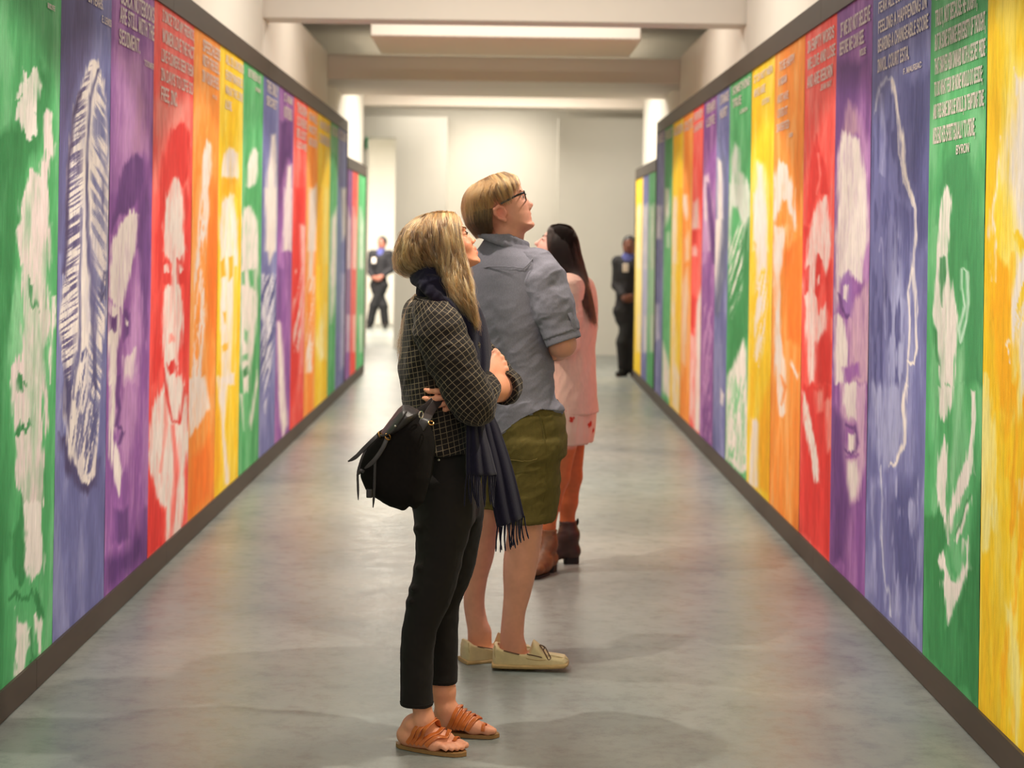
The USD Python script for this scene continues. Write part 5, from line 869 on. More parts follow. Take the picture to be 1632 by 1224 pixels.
for s, n in ((-1, 1.0), (1, 0.6)):
    g = side_guides(s)
    for mt, k, sd, pick in ((M_hairA, 2600, 1, (.30, 1)), (M_hairB, 2400, 2, (.0, .72)), (M_hairC, 1100, 3, (.0, .34))):
        curves('hair_strands', strands_between(g, int(k * n), 34, sd + (10 if s > 0 else 0), .0036, (.0135, 3.0, .14), .07, A(712, 390), 24, .12, pick), mt, woman, .0011)
back = [[A(664, 470, -.05), A(650, 490, -.09), A(642, 520, -.09), A(638, 550, -.08), A(637, 580, -.07)], [A(662, 470, .0), A(646, 495, -.03), A(638, 530, -.03), A(634, 560, -.03), A(635, 575, -.03)]]
curves('hair_strands', strands_between(back, 60, 18, 31, .005, (.006, 3, .2), 0, None, 6), M_hairA, woman, .0007)
# sandals
M_tan, M_sole = mat('tan_leather', (196, 104, 44), 0.32, 0.12, 40, bump=0.05, coat=0.2), mat('sandal_sole', (150, 112, 66), 0.6, 0.1, 60)
def sandal(p, outv, L, lab):
    sd = thing_part(woman, 'sandal', lab)
    s_ = np.linspace(-.02, 1.03, 30); w_out = .018 + .022 * np.sin(np.clip((s_ + .02) / 1.05, 0, 1) * np.pi) ** .5 * (.75 + .45 * np.clip(s_, 0, .7)); w_in = .02 + .018 * np.sin(np.clip((s_ + .02) / 1.05, 0, 1) * np.pi) ** .5 * (.8 + .5 * np.clip(s_, 0, .8))
    e = np.clip(np.minimum((s_ + .02), (1.03 - s_)) / .10, 0, 1) ** .5
    o_pts = [p(a, w * q, 0) for a, w, q in zip(s_, w_out, e)] + [p(a, -w * q, 0) for a, w, q in zip(s_[::-1], w_in[::-1], e[::-1])]
    P = shapely.Polygon(np.array(o_pts)[:, :2]).buffer(.0005); sole = trimesh.creation.extrude_polygon(P, .0115, engine='earcut'); sole.apply_translation([0, 0, .0015]); obj('sole', sole, M_sole, sd, smooth=30)
    foot_h = lambda s, o: .012 + (.072 - .085 * np.clip(s - .28, 0, .6)) * math.sqrt(max(0.0, 1 - (o / .047) ** 2)) * (1 if s < .75 else .55)
    return sd
def thing_part(par, name, label):
    x = UsdGeom.Xform.Define(stage, path_for(name, par)); return tag(x, label)
import trimesh.proximity
btree = cKDTree(np.array(b.vertices)); bn = normals_of(b)
BV = np.array(b.vertices); BV = BV[BV[:, 2] < .14]
def strap(p, s_out, s_mid, s_in, w, parent, n=34, th0=176.0):
    """a leather strap arching over the foot from its outer to its inner edge, lifted off the skin"""
    f = unit(p(1, 0, 0) - p(0, 0, 0)); l = unit(p(.5, 1, 0) - p(.5, 0, 0)); up = np.array([0, 0, 1.0]); th = np.linspace(th0, 4, n); pts = []
    for t in th:
        e = s_out if t > 90 else s_in; q = e + (s_mid - e) * math.sin(math.radians(t)) ** 1.2; c = p(q, -.002, .012); V = BV[(np.abs((BV - c) @ f) < .005)] - c
        a = np.degrees(np.arctan2(V[:, 2], -(V @ l))); r = np.hypot(V[:, 2], V @ l); k = np.abs(a - t) < 8; r = r[k & (r < .075)]
        pts.append((q, r.max() if len(r) else np.nan))
    pts = np.array(pts); r = pts[:, 1]; r = np.where(np.isnan(r), np.nanmedian(r), r); r = ndimage.gaussian_filter1d(ndimage.maximum_filter1d(r, 3), 1.2) + .0018
    P = np.array([p(q, -.002, .012) - l * rr * math.cos(math.radians(t)) + up * rr * math.sin(math.radians(t)) for (q, _), rr, t in zip(pts, r, th)]); P[:, 2] = np.maximum(P[:, 2], .011)
    C = np.array([p(q, -.002, .012) for q, _ in pts]); obj('strap', tube(P, 1.0, 10, flat=(w / 2, .0020), up=P - C), M_tan, parent, smooth=50)
for p, L, lab in ((pN, LN, 'tan strappy leather sandal on the nearer foot'), (pF, LF, 'tan strappy leather sandal on the farther foot')):
    sd = sandal(p, None, L, lab)
    for so_, sm_, si_ in ((.25, .45, .31), (.31, .515, .38), (.37, .58, .445), (.43, .645, .51), (.53, .745, .60)): strap(p, so_, sm_, si_, .0148, sd)
    strap(p, .83, .83, .83, .012, sd, th0=80.0)
# the rucksack hanging at her side
M_suede, M_leather, M_gold, M_steel = mat('black_suede', (22, 19, 18), 0.95, 0.15, 90, bump=0.1, bscale=500, spec=0.12), mat('black_leather', (46, 42, 42), 0.42, 0.12, 50, bump=0.08, bscale=300), mat('gold_ring', (196, 146, 82), 0.25, metallic=1.0), mat('steel_ring', (200, 196, 190), 0.2, metallic=1.0)
YBG = -.275
bag = thing('rucksack', 'black suede rucksack with leather flap and dangling straps hanging at the blonde woman’s hip'.replace('’', "'"), 'backpack', A(630, 805, YBG))
G = lambda x, y, dy=0.0: A(x, y, YBG + dy)
F = Field([G(550, 0)[0], YA + YBG - .12, G(0, 830)[2]], [G(720, 0)[0], YA + YBG + .12, G(0, 640)[2]], 0.004)
F.inflate([(602, 690), (590, 706), (581, 722), (574, 738), (577, 759), (586, 779), (600, 790), (620, 802), (643, 811), (652, 803), (662, 809), (674, 798), (685, 760), (691, 715), (689, 690), (680, 672), (668, 660), (650, 656), (630, 668), (612, 684)], YA + YBG, .085, .060, .01)
m = F.mesh(); wrinkle(m, folds(11, .007, 41, (0.3, 0, 1), 0.4)); obj('bag_body', m, M_suede, bag, smooth=True)
F = Field([G(590, 0)[0], YA + YBG - .12, G(0, 710)[2]], [G(690, 0)[0], YA + YBG + .12, G(0, 630)[2]], 0.0032)
F.inflate([(643, 646), (652, 647), (668, 656), (664, 667), (657, 676), (643, 688), (626, 695), (611, 697), (604, 693), (612, 684), (624, 668), (636, 652)], YA + YBG - .008, .092, .035, .006)
m = F.mesh(); wrinkle(m, folds(14, .003, 42, (1, 0, .6), .5)); obj('flap', m, M_leather, bag, smooth=True)
obj('flap_edge', tube(spline([G(610, 695, -.095), G(626, 686, -.101), G(636, 672, -.101), G(648, 656, -.092)], 16), .003, 6), M_leather, bag)
st = trimesh.creation.icosphere(2, .0035); st.apply_translation(G(630, 679, -.102)); obj('stud', st, M_steel, bag, label='small silver stud')
def ring(c, r, t, nrm, m_, nm='ring', lab=None):
    q = trimesh.creation.torus(r, t, 24, 8); q.apply_transform(trimesh.geometry.align_vectors([0, 0, 1], unit(nrm))); q.apply_translation(c); obj(nm, q, m_, bag, label=lab)
ring(G(618, 696, -.09), .0095, .0022, (.6, -.6, .5), M_gold, lab='gold ring'); ring(G(606, 693, -.06), .009, .0022, (.8, -.3, .4), M_gold, lab='gold ring'); ring(G(671, 661, -.075), .010, .0024, (.7, -.5, 0), M_steel, lab='silver ring'); ring(G(687, 674, -.07), .008, .002, (.2, -.6, .7), M_gold, lab='gold ring')
def lstrap(pts, w, nm='strap', t=.0018): obj(nm, tube(spline(pts, 22), np.r_[np.full(18, 1.0), .9, .75, .55, .3], 8, flat=(w / 2, t), up=(0, -1, .1)), M_leather, bag, smooth=50)
lstrap([G(604, 692, -.06), G(592, 703, -.08), G(578, 717, -.085), G(566, 729, -.09), G(554.5, 735.5, -.09)], .012); lstrap([G(617, 697, -.09), G(612, 710, -.10), G(605, 722, -.105), G(594, 736, -.11), G(581, 746.5, -.11)], .013)
lstrap([G(583, 716, -.075), G(575, 735, -.085), G(570, 757, -.085), G(570.5, 778, -.085), G(571, 797, -.085)], .007); lstrap([G(605, 724, -.105), G(598, 736, -.105), G(597, 770, -.10), G(596, 790, -.095), G(594.5, 809, -.09)], .008)
obj('knot', tube(spline([G(571, 756, -.09), G(575, 750, -.09), G(580, 752, -.088)], 8), .005, 7), M_leather, bag); obj('buckle', rbox(G(587, 787, -.08) - [.006, .004, .012], G(592, 782, -.07) + [.004, .004, .006], .003), M_leather, bag)
lstrap([G(668, 684, -.06), G(677, 671, -.055), A(685, 657, -.235), A(693, 645, -.185), A(704, 634, -.160), A(714, 626, -.150)], .028, 'shoulder_strap', .0025)
lstrap([G(660, 660, .02), A(678, 650, -.215), A(692, 638, -.172), A(704, 628, -.158), A(714, 621, -.150)], .024, 'shoulder_strap', .0025)
# ------------------------------------------------------------------ the man in the grey shirt and olive shorts
YM = 6.64; PM = 2800 / YM
def B(x, y, dy=0.0): return at(x, y, YM + dy)
def rowsM(rows, shrink=0.0, yaw=0.0):
    return [(B(cx, y)[2], B(cx, y)[0], YM + (r[0] if r else 0), hx - shrink, hy - shrink, r[1] if len(r) > 1 else yaw) for y, cx, hx, hy, *r in rows]
man = thing('person', 'man with glasses in a grey shirt, olive shorts and cream boat shoes, looking up', 'person', at(815, 1055, YM) * [1, 1, 0])
YW_ = 38.0                                                # he faces right and away: yaw of the chest
# sections: y px, centre x px, half depth front-back (m), half width (m), dy
TM = [(384, 800, .062, .070), (398, 806, .085, .125), (410, 810, .105, .175), (428, 812, .122, .208), (455, 813, .132, .205), (500, 814, .136, .188), (545, 815, .132, .172), (590, 817, .130, .165), (630, 820, .132, .168)]
HM = [(650, 826, .136, .172), (690, 828, .142, .176), (720, 829, .140, .176)]
F = Field([B(715, 0)[0], YM - .36, -.01], [B(935, 0)[0], YM + .36, B(0, 262)[2]], 0.0042)
F.loft(rowsM(TM, .014, YW_) + rowsM(HM, .028, YW_), .02)
dyN, dyF = -.075, .080
LNm = [(720, 842, .076, .076, -.08), (780, 838, .074, .074, -.08), (822, 836, .070, .070, dyN), (850, 835, .066, .064, dyN), (878, 831, .066, .063, dyN), (903, 828, .0625, .060, dyN), (940, 824, .051, .050, dyN), (976, 818, .043, .043, dyN), (1005, 816, .044, .041, dyN), (1026, 818, .050, .038, dyN), (1046, 816, .050, .036, dyN)]
LFm = [(720, 812, .076, .076, .08), (780, 792, .072, .072, .08), (822, 776, .068, .066, dyF), (860, 767, .062, .060, dyF), (895, 762, .058, .056, dyF), (930, 757, .046, .046, dyF), (965, 755, .040, .040, dyF), (995, 759, .041, .038, dyF), (1015, 764, .046, .036, dyF), (1036, 764, .046, .034, dyF)]
for leg in (LNm, LFm): F.loft(rowsM(leg), .02)
F.chain([B(803, 1046, dyN), B(835, 1050, dyN), B(878, 1053, dyN)], [.028, .025, .020], .012); F.chain([B(745, 1035, dyF), B(780, 1040, dyF), B(825, 1040, dyF)], [.027, .025, .02], .012)
shRm, elRm, wrRm = B(866, 446, -.125), B(897, 548, -.150), B(868, 556, .06)
shLm, elLm, wrLm = B(770, 440, .16), B(845, 560, .26), B(862, 540, .06)
F.chain([shRm, elRm], [.056, .047], .02); F.chain([elRm, B(888, 556, -.04), wrRm], [.046, .042, .030], .02); F.chain([shLm, elLm, wrLm], [.054, .044, .030], .02)
hand(F, wrRm, (-.45, .8, .2), (-.8, -.45, .1), 1, curl=(25, 30, 20), s=1.12); hand(F, wrLm, (.25, -.9, .1), (.3, -.2, -.9), 1, curl=(30, 40, 25), s=1.12)
F.chain([B(800, 398), B(806, 375), B(808, 352)], [.072, .062, .060], .03)
F.inflate([(826, 284), (829, 292), (831, 300), (834.5, 307), (837.5, 313), (840, 319), (843, 326), (844, 334), (845.5, 339), (846, 345), (846.5, 351), (850.5, 354), (852.3, 358), (850.5, 362), (843, 367), (833, 372.5), (824, 378), (812, 376), (790, 366), (766, 364), (750, 350), (742, 330), (747, 308), (762, 295), (785, 287), (808, 285)], YM, .0745, .078, .012)
F.inflate([(834, 309), (839.5, 317), (849.4, 324.6), (849.8, 327.5), (845, 334.5), (840, 335), (836, 325)], YM, .0155, .014, .007)
for s in (-1, 1): F.ball(B(844, 331.5, s * .012), .0075, .006)
F.inflate([(838, 337.5), (843.5, 336.5), (846.8, 339.5), (846, 342.6), (838, 342.4)], YM, .024, .013, .004); F.inflate([(838, 344.2), (846, 344.2), (847.8, 348), (846.5, 351.5), (838, 352)], YM, .022, .013, .004)
for s in (-1, 1):
    F.ball(B(832.5, 315.5, s * .033), (.013, .013, .010), .010, op='-'); F.ball(B(828.5, 316, s * .033), .0135, .004); F.ball(B(831, 305, s * .030), (.008, .020, .007), .012)
    # ear: rim, lobe and hollow
    e = lambda x, y, w=0.0: B(x, y, s * (.079 + w))
    F.chain([e(805, 341), e(801, 331, .004), e(794, 329, .010), e(788, 334, .014), e(789.5, 341, .013), e(796, 347.5, .009), e(805, 351, .003)], [.006, .006, .0065, .0068, .0065, .006, .008], .006); F.ball(e(798, 340, .000), (.022, .010, .020), .008); F.ball(e(799.5, 339.5, .012), (.013, .007, .014), .006, op='-')
bm = F.mesh()
obj('body', bm, M_skin, man, smooth=True, color=tint(bm, (214, 146, 118), [(B(797, 340, -.09), .03, (222, 120, 98), .7), (B(846, 344), .012, (196, 110, 98), .6), (B(848, 327), .014, (214, 112, 92), .5), (B(838, 366, -.04), .03, (190, 112, 84), .5), (B(815, 1015, dyN), .06, (214, 132, 108), .5), (B(800, 372), .06, (204, 116, 84), .4)], seed=3))
for s in (-1, 1):
    e = trimesh.creation.icosphere(3, .0120); e.apply_translation(B(829.2, 315.6, s * .0325)); obj('eye', e, M_eyewhite, man)
    i_ = trimesh.creation.icosphere(2, .006); i_.apply_scale([.5, 1, 1]); i_.apply_translation(B(833.6, 314.2, s * .033)); obj('iris', i_, M_eye, man)
    obj('eyebrow', tube(spline([B(827.5, 303.5, s * .052), B(832, 303.8, s * .037), B(833.5, 306, s * .017)], 9), np.array([.001, .002, .0026, .003, .003, .003, .0028, .0024, .0012]), 6), mat('brow_man' + ('' if s < 0 else '_far'), (110, 78, 50), 0.7), man, label='brown eyebrow')
# hair: full on top, shaved closer at the nape
M_manA, M_manB, M_manC = hair_mat('man_light', (186, 136, 80), (152, 106, 60), (92, 62, 37)), hair_mat('man_mid', (138, 94, 54), (108, 72, 41), (68, 45, 28)), hair_mat('man_dark', (62, 41, 26), (60, 40, 26), (58, 40, 27))
M_mancap, M_mannape = mat('man_under', (120, 86, 50), 0.6, 0.3, 60), mat('man_nape', (48, 33, 23), 0.7, 0.3, 80)
F = Field([B(725, 0)[0], YM - .14, B(0, 390)[2]], [B(845, 0)[0], YM + .14, B(0, 266)[2]], 0.0038)
F.inflate([(827, 299), (826, 286), (818, 281), (804, 279), (790, 282), (776, 287.5), (761, 294), (750, 303), (742, 317), (740.5, 333), (745, 350), (755, 365), (766, 376), (775, 374), (785, 364), (790, 352), (786, 340), (788, 328), (796, 325), (806, 329), (812, 331), (815, 322), (818, 308)], YM, .078, .050, .008)
hm = F.mesh(); obj('hair', hm, M_mancap, man, smooth=True)
mg = lambda x, y, w: B(x, y, w)
for s in (-1, 1):
    top = [[mg(812, 275.5, -s * .022), mg(812, 276.0, s * .015), mg(822, 280, s * .03), mg(827, 289, s * .048), mg(828.5, 301, s * .056)], [mg(803, 274, -s * .022), mg(803, 274.5, s * .015), mg(815, 281, s * .05), mg(822, 296, s * .075), mg(823, 309, s * .080)], [mg(794, 275.5, -s * .022), mg(794, 276.0, s * .015), mg(804, 284, s * .06), mg(812, 302, s * .088), mg(815, 322, s * .086)], [mg(785, 278, -s * .022), mg(785, 278.5, s * .015), mg(793, 288, s * .064), mg(801, 306, s * .092), mg(809, 329, s * .088)],
           [mg(776, 282, -s * .022), mg(776, 282.5, s * .015), mg(781, 293, s * .064), mg(786, 310, s * .092), mg(796, 326, s * .092)], [mg(767, 286.5, s * .008), mg(767, 300, s * .06), mg(768, 318, s * .090), mg(777, 336, s * .092)], [mg(758, 291.5, s * .006), mg(754, 306, s * .052), mg(752, 324, s * .078), mg(757, 344, s * .084)], [mg(750, 297.5, s * .004), mg(743, 312, s * .034), mg(741, 330, s * .052), mg(744, 350, s * .056)], [mg(745, 303, 0), mg(737.5, 318, s * .008), mg(736, 334, s * .012), mg(741, 352, s * .014)]]
    nape = [[mg(785, 332, s * .090), mg(783, 348, s * .088), mg(784, 362, s * .078), mg(786, 370, s * .070)], [mg(772, 335, s * .091), mg(770, 352, s * .088), mg(773, 367, s * .076), mg(776, 379, s * .064)], [mg(756, 338, s * .083), mg(756, 355, s * .078), mg(763, 369, s * .062), mg(768, 380, s * .052)], [mg(743, 342, s * .054), mg(747, 358, s * .050), mg(757, 371, s * .040), mg(763, 379, s * .036)], [mg(738, 343, s * .006), mg(743, 359, s * .006), mg(753, 371, s * .006), mg(761, 380, s * .006)]]
    q = 1.0 if s < 0 else .6
    low = [[mg(786, 278, -s * .02), mg(793, 288, s * .066), mg(786, 312, s * .093), mg(786, 334, s * .094), mg(785, 352, s * .090)], [mg(776, 282.5, -s * .02), mg(778, 292, s * .066), mg(770, 318, s * .092), mg(769, 342, s * .092), mg(773, 362, s * .082)], [mg(765, 287.5, -s * .015), mg(762, 297, s * .054), mg(752, 322, s * .080), mg(753, 344, s * .082), mg(760, 364, s * .070)], [mg(753, 295, -s * .008), mg(747, 303, s * .034), mg(740.5, 327, s * .052), mg(744, 350, s * .054), mg(754, 368, s * .044)], [mg(749, 298.5, 0), mg(740, 312, s * .006), mg(736, 330, s * .012), mg(740.5, 352, s * .012), mg(751, 369, s * .008)]]
    curves('hair_strands', strands_between(low, int(1100 * q), 16, 71 + (s > 0) * 9, .003, (.004, .8, .3), .03, B(795, 325), 24, .5), hair_mat('man_graded' + ('' if s < 0 else '_far'), (150, 104, 60), (88, 58, 35), (46, 32, 22)), man, .0013)
    for mt, k, sd, pk in ((M_manA, 2800, 41, (.45, 1)), (M_manB, 2600, 42, (0, .75)), (M_manC, 1300, 43, (0, .42))): curves('hair_strands', strands_between(top, int(k * q), 16, sd + (s > 0) * 9, .003, (.005, .9, .3), .06, B(795, 320), 20, .32, pk), mt, man, .0013)
    curves('hair_strands', strands_between(nape, int(1900 * q), 10, 51 + (s > 0) * 9, .003, (.002, .6, .3), .04, B(795, 330), 20), M_manC, man, .0013)
# glasses
M_frame = mat('black_frame', (24, 24, 26), 0.25)
gl = thing_part(man, 'glasses', 'black framed glasses')
M_lens = usdkit.material(stage, '/World/Looks/lens', {'t': ('transparent_bsdf', {}), 'g': ('glossy_bsdf', {'roughness': 0.02}), 'f': ('fresnel', {'IOR': 1.45}), 'm': ('mix_closure', {})}, [('f.fac', 'm.fac'), ('t.BSDF', 'm.closure1'), ('g.BSDF', 'm.closure2')], surface='m.closure')
ux, uz = B(837.8, 319.5)[[0, 2]] - B(834.6, 305)[[0, 2]]; vz = unit([ux, 0, uz]); cL = B(837.2, 312.3)
for s in (-1, 1):
    c = cL + np.array([-.0015, s * .034, 0]); a = np.linspace(0, 2 * np.pi, 33); e = 0.7
    pts = c + np.outer(np.sign(np.cos(a)) * np.abs(np.cos(a)) ** e * .025, [0, 1.0, 0]) + np.outer(np.sign(np.sin(a)) * np.abs(np.sin(a)) ** e * .0185, vz) - np.outer(np.abs(np.cos(a)) * .003 * 0, [1, 0, 0])
    obj('rim', tube(pts, .0026, 7), M_frame, gl); obj('lens', trimesh.Trimesh(np.vstack([c[None], pts[:-1]]), [[0, i + 1, (i + 1) % 32 + 1] for i in range(32)], process=False), M_lens, gl, smooth=False)
    obj('temple', tube(spline([B(834.6, 307.5, s * .060), B(826, 310.5, s * .078), B(812, 317.5, s * .086), B(798, 325, s * .089)], 14), 1.0, 8, flat=(.0036, .0018), up=(0, 1, 0)), M_frame, gl)
obj('bridge', tube(spline([cL + [0, -.010, .004], cL + [.002, 0, .007], cL + [0, .010, .004]], 8), .0022, 7), M_frame, gl)
# shirt
M_shirt = mat('grey_chambray', (124, 122, 134), 0.85, 0.14, 260, (1, 1, .5), 0.12, 700, spec=0.25)
F = Field([B(730, 0)[0], YM - .40, B(0, 705)[2]], [B(935, 0)[0], YM + .42, B(0, 372)[2]], 0.0045)
F.loft(rowsM([(y, x, a + .004, b + .005) for y, x, a, b in TM] + [(652, 828, .146, .182), (672, 822, .146, .182), (690, 812, .142, .176)], 0, YW_), .02, cap=.004)
# the tail is cut in a curve, longest at the back left
cutp = [B(x, y) for x, y in ((930, 640), (893, 652), (878, 650), (859, 648), (843, 653), (828, 662), (813, 674), (800, 684), (785, 690), (760, 694))]
F.loft(rowsM([(y, x, a - .010, b - .010) for y, x, a, b in TM if y > 600] + [(652, 828, .133, .168), (700, 822, .133, .168), (730, 812, .133, .168)], 0, YW_), .004, op='-', cap=0)
m = biggest(F.mesh()); V = np.array(m.vertices); xs, zs = np.array([c[0] for c in cutp])[::-1], np.array([c[2] for c in cutp])[::-1]
lim = np.interp(V[:, 0], xs, zs); low = V[:, 2] < lim; V[low, 2] = lim[low]; m.vertices = V; m.update_faces(m.nondegenerate_faces()); m.remove_unreferenced_vertices()
def creases(V):
    f = folds(8, .010, 61, (.8, .3, .5), .5)(V) + folds(19, .0035, 62, (.7, .3, .6), .5)(V); w = np.clip((B(0, 440)[2] - V[:, 2]) / .25, .15, 1); return f * w
wrinkle(m, creases); obj('shirt', m, M_shirt, man, smooth=True)
def sleeve_m(pts, rs, cut_c, cut_d, hollow):
    F = Field(np.min(pts, 0) - .12, np.max(pts, 0) + .12, 0.0042); F.chain(pts, rs, .03); F.ball(np.asarray(cut_c) + unit(cut_d) * .30, .30, .002, op='-'); F.chain([np.asarray(cut_c) - unit(cut_d) * .02, np.asarray(cut_c) + unit(cut_d) * .05], [hollow, hollow], .003, op='-'); return F.mesh()
endR = B(894, 530, -.148); dR = unit(endR - shRm)
sl = sleeve_m([B(852, 428, -.09), B(864, 448, -.120), B(878, 485, -.138), B(896, 534, -.150)], [.078, .082, .076, .068], endR, dR, .060)
wrinkle(sl, folds(11, .006, 63, (.3, 0, -1), 1.3)); obj('sleeve', sl, M_shirt, man, smooth=True)
c0, c1 = B(885, 508, -.144), B(897.5, 541, -.150); cuff = sleeve_m([c0, c1], [.069, .068], c1 + dR * .004, dR, .060); obj('cuff', cuff, M_shirt, man, smooth=True)
obj('tab', tube(spline([B(898, 487, -.19), B(908, 500, -.20), B(915, 518, -.195), B(917, 527, -.19)], 14), 1.0, 10, flat=(.011, .0022), up=(.75, -.65, .15)), M_shirt, man)
sl = sleeve_m([B(775, 430, .13), B(772, 452, .17), B(800, 500, .22), B(832, 545, .25)], [.074, .076, .072, .066], B(832, 545, .25), elLm - shLm, .056); wrinkle(sl, folds(11, .005, 64, (.3, 0, -1), 1.3)); obj('sleeve', sl, M_shirt, man, smooth=True)
F = Field([B(755, 0)[0], YM - .16, B(0, 425)[2]], [B(850, 0)[0], YM + .16, B(0, 362)[2]], 0.0036)
a = np.linspace(0, 2 * np.pi, 25); cc = B(803, 387)
F.chain(np.stack([cc[0] + .090 * np.cos(a), YM + .082 * np.sin(a), cc[2] + .012 - .036 * np.cos(a)], 1), np.full(25, .010), .004); F.chain(np.stack([cc[0] + .085 * np.cos(a), YM + .078 * np.sin(a), cc[2] + .030 - .034 * np.cos(a)], 1), np.full(25, .008), .014); F.chain(np.stack([cc[0] + .10 * np.cos(a), YM + .09 * np.sin(a), cc[2] - .006 - .04 * np.cos(a)], 1), np.full(25, .009), .014)
for s in (-1, 1): F.chain([B(826, 392, s * .055), B(838, 404, s * .06)], [.012, .007], .02)
obj('collar', F.mesh(), M_shirt, man, smooth=True)
snap = cKDTree(np.array(m.vertices)); mn_ = normals_of(m)
def seam(pts, nm, par, r=.0022, mt=M_shirt):
    q = spline(pts, 26); d_, i = snap.query(q); obj(nm, tube(np.array(m.vertices)[i] * .6 + q * .4 + mn_[i] * .001, r, 6), mt, par)
seam([B(770, 428, -.06), B(790, 424, -.15), B(812, 424, -.19), B(832, 427, -.20)], 'yoke_seam', man); seam([B(833, 428, -.20), B(843, 418, -.19), B(850, 410, -.15)], 'shoulder_seam', man)
# shorts
M_olive = mat('olive_twill', (96, 84, 42), 0.85, 0.14, 70, (1, 1, .4), 0.15, 600, spec=0.2)
F = Field([B(740, 0)[0], YM - .30, B(0, 840)[2]], [B(920, 0)[0], YM + .34, B(0, 625)[2]], 0.0045)
F.loft(rowsM([(632, 822, .132, .168), (650, 828, .144, .178), (690, 831, .152, .186), (720, 832, .150, .186)], 0, YW_), .02, cap=.004)
F.loft(rowsM([(700, 848, .100, .098, -.085), (740, 848, .100, .100, -.08), (780, 845, .104, .100, -.075), (822, 837, .106, .098, dyN)], 0), .03, cap=.003); F.loft(rowsM([(700, 810, .098, .096, .09), (760, 800, .100, .096, .085), (811, 788, .100, .094, dyF)], 0), .03, cap=.003)
F.loft(rowsM([(800, 841, .094, .088, dyN), (830, 837, .097, .089, dyN)], 0), .003, op='-', cap=0)
m2 = F.mesh(); wrinkle(m2, folds(9, .006, 71, (.8, .2, .4), .5)); wrinkle(m2, folds(20, .0025, 72, (.6, .2, .5), .5)); obj('shorts', m2, M_olive, man, smooth=True)
c_ = B(837.5, 815.5, dyN); a = np.linspace(0, 2 * np.pi, 49); obj('hem', tube(np.stack([c_[0] + .1065 * np.cos(a), c_[1] + .0985 * np.sin(a), np.full(49, c_[2])], 1), .0018, 6), M_olive, man)
snap = cKDTree(np.array(m2.vertices)); m_keep, m = m, m2; mn_ = normals_of(m2); seam([B(862, 662, -.18), B(868, 700, -.18), B(870, 745, -.17), B(866, 800, -.16)], 'side_seam', man, .002, M_olive); seam([B(800, 735, -.2), B(830, 738, -.22), B(856, 732, -.2)], 'pocket_seam', man, .002, M_olive); m = m_keep
# boat shoes
M_shoe, M_rubber, M_lace = mat('cream_leather', (214, 192, 148), 0.55, 0.08, 50, bump=0.06, bscale=240), mat('gum_sole', (178, 146, 98), 0.65, 0.1, 60), mat('brown_lace', (92, 62, 40), 0.6)
def boat_shoe(T, dyc, lab, yawdeg, zoff=0.0):
    """T maps the nearer shoe's outline pixels onto this shoe"""
    sh = thing_part(man, 'shoe', lab); Yc = YM + dyc; P0 = lambda q: [T(*p) for p in q]
    piv = at(*T(845, 1045), Yc); Rm = trimesh.transformations.rotation_matrix(math.radians(yawdeg), [0, 0, 1], piv)
    def put(nm, me, mt, label=None, smooth=40):
        me.apply_transform(Rm); me.vertices[:, 2] += zoff; me.vertices[:, 2] = np.maximum(me.vertices[:, 2], .0008); obj(nm, me, mt, sh, smooth=smooth, label=label)
    lo, hi = at(*T(770, 1080), Yc) - [0, .09, 0], at(*T(925, 1005), Yc) + [0, .09, 0]
    F = Field(np.minimum(lo, hi), np.maximum(lo, hi), .003)
    F.inflate(P0([(787, 1063), (785, 1054), (785, 1048), (785.5, 1034), (788.5, 1024), (797, 1026), (806, 1029.5), (828, 1035), (843, 1036), (847, 1027), (849.5, 1019), (858, 1025), (866, 1033), (873, 1039.5), (886, 1041), (900, 1043), (906, 1050), (905, 1057), (900, 1062)]), Yc, .046, .017, .006)
    F.inflate(P0([(794, 1046), (792, 1030), (796, 1020), (845, 1020), (846, 1037), (841, 1045), (815, 1045)]), Yc, .036, .020, .004, op='-')
    put('upper', F.mesh(), M_shoe, smooth=True)
    F = Field(np.minimum(lo, hi), np.maximum(lo, hi), .003)
    F.inflate(P0([(784, 1053.5), (783.5, 1062), (800, 1063.2), (830, 1063.2), (843, 1063.4), (880, 1062.6), (900, 1061), (907.5, 1056), (906, 1051.5), (880, 1053.5), (845, 1054.5), (805, 1054)]), Yc, .0535, .006, .004); put('sole', F.mesh(), M_rubber, smooth=True)
    q = lambda x, y, w: at(*T(x, y), Yc + w)
    for s in (-1, 1):
        put('lace', tube(spline([q(804, 1037.5, s * .0445), q(816, 1040.5, s * .0465), q(829, 1043.5, s * .047)], 10), .0022, 6), M_lace); put('lace', tube(spline([q(841, 1042.5, s * .045), q(852, 1044.5, s * .046), q(865, 1047.5, s * .046)], 10), .0022, 6), M_lace)
        put('welt_seam', tube(spline([q(790, 1030, s * .036), q(789.5, 1042, s * .042), q(792, 1052, s * .044)], 10), .0014, 5), M_rubber); put('welt_seam', tube(spline([q(840, 1049, s * .0465), q(860, 1052, s * .0465), q(872, 1051, s * .045), q(875, 1044, s * .036)], 12), .0013, 5), M_rubber)
    put('lace', tube(spline([q(861, 1027.5, -.012), q(868, 1030, -.022), q(874, 1039, -.034), q(879, 1049, -.042), q(876, 1051, -.045), q(871, 1043, -.040), q(864, 1032, -.026), q(860, 1028, -.010)], 30), .0021, 6), M_lace); put('lace', tube(spline([q(858, 1027, .012), q(863, 1028, 0), q(868, 1032, -.014), q(866, 1036, -.018), q(860, 1030, -.008)], 20), .0021, 6), M_lace)
    put('moccasin_seam', tube(spline([q(872, 1043, -.032), q(888, 1045, -.034), q(900, 1047.5, -.024), q(905, 1049, -.006), q(903, 1047.5, .016), q(890, 1043.5, .030), q(873, 1041, .030)], 26), .0022, 6), M_shoe)
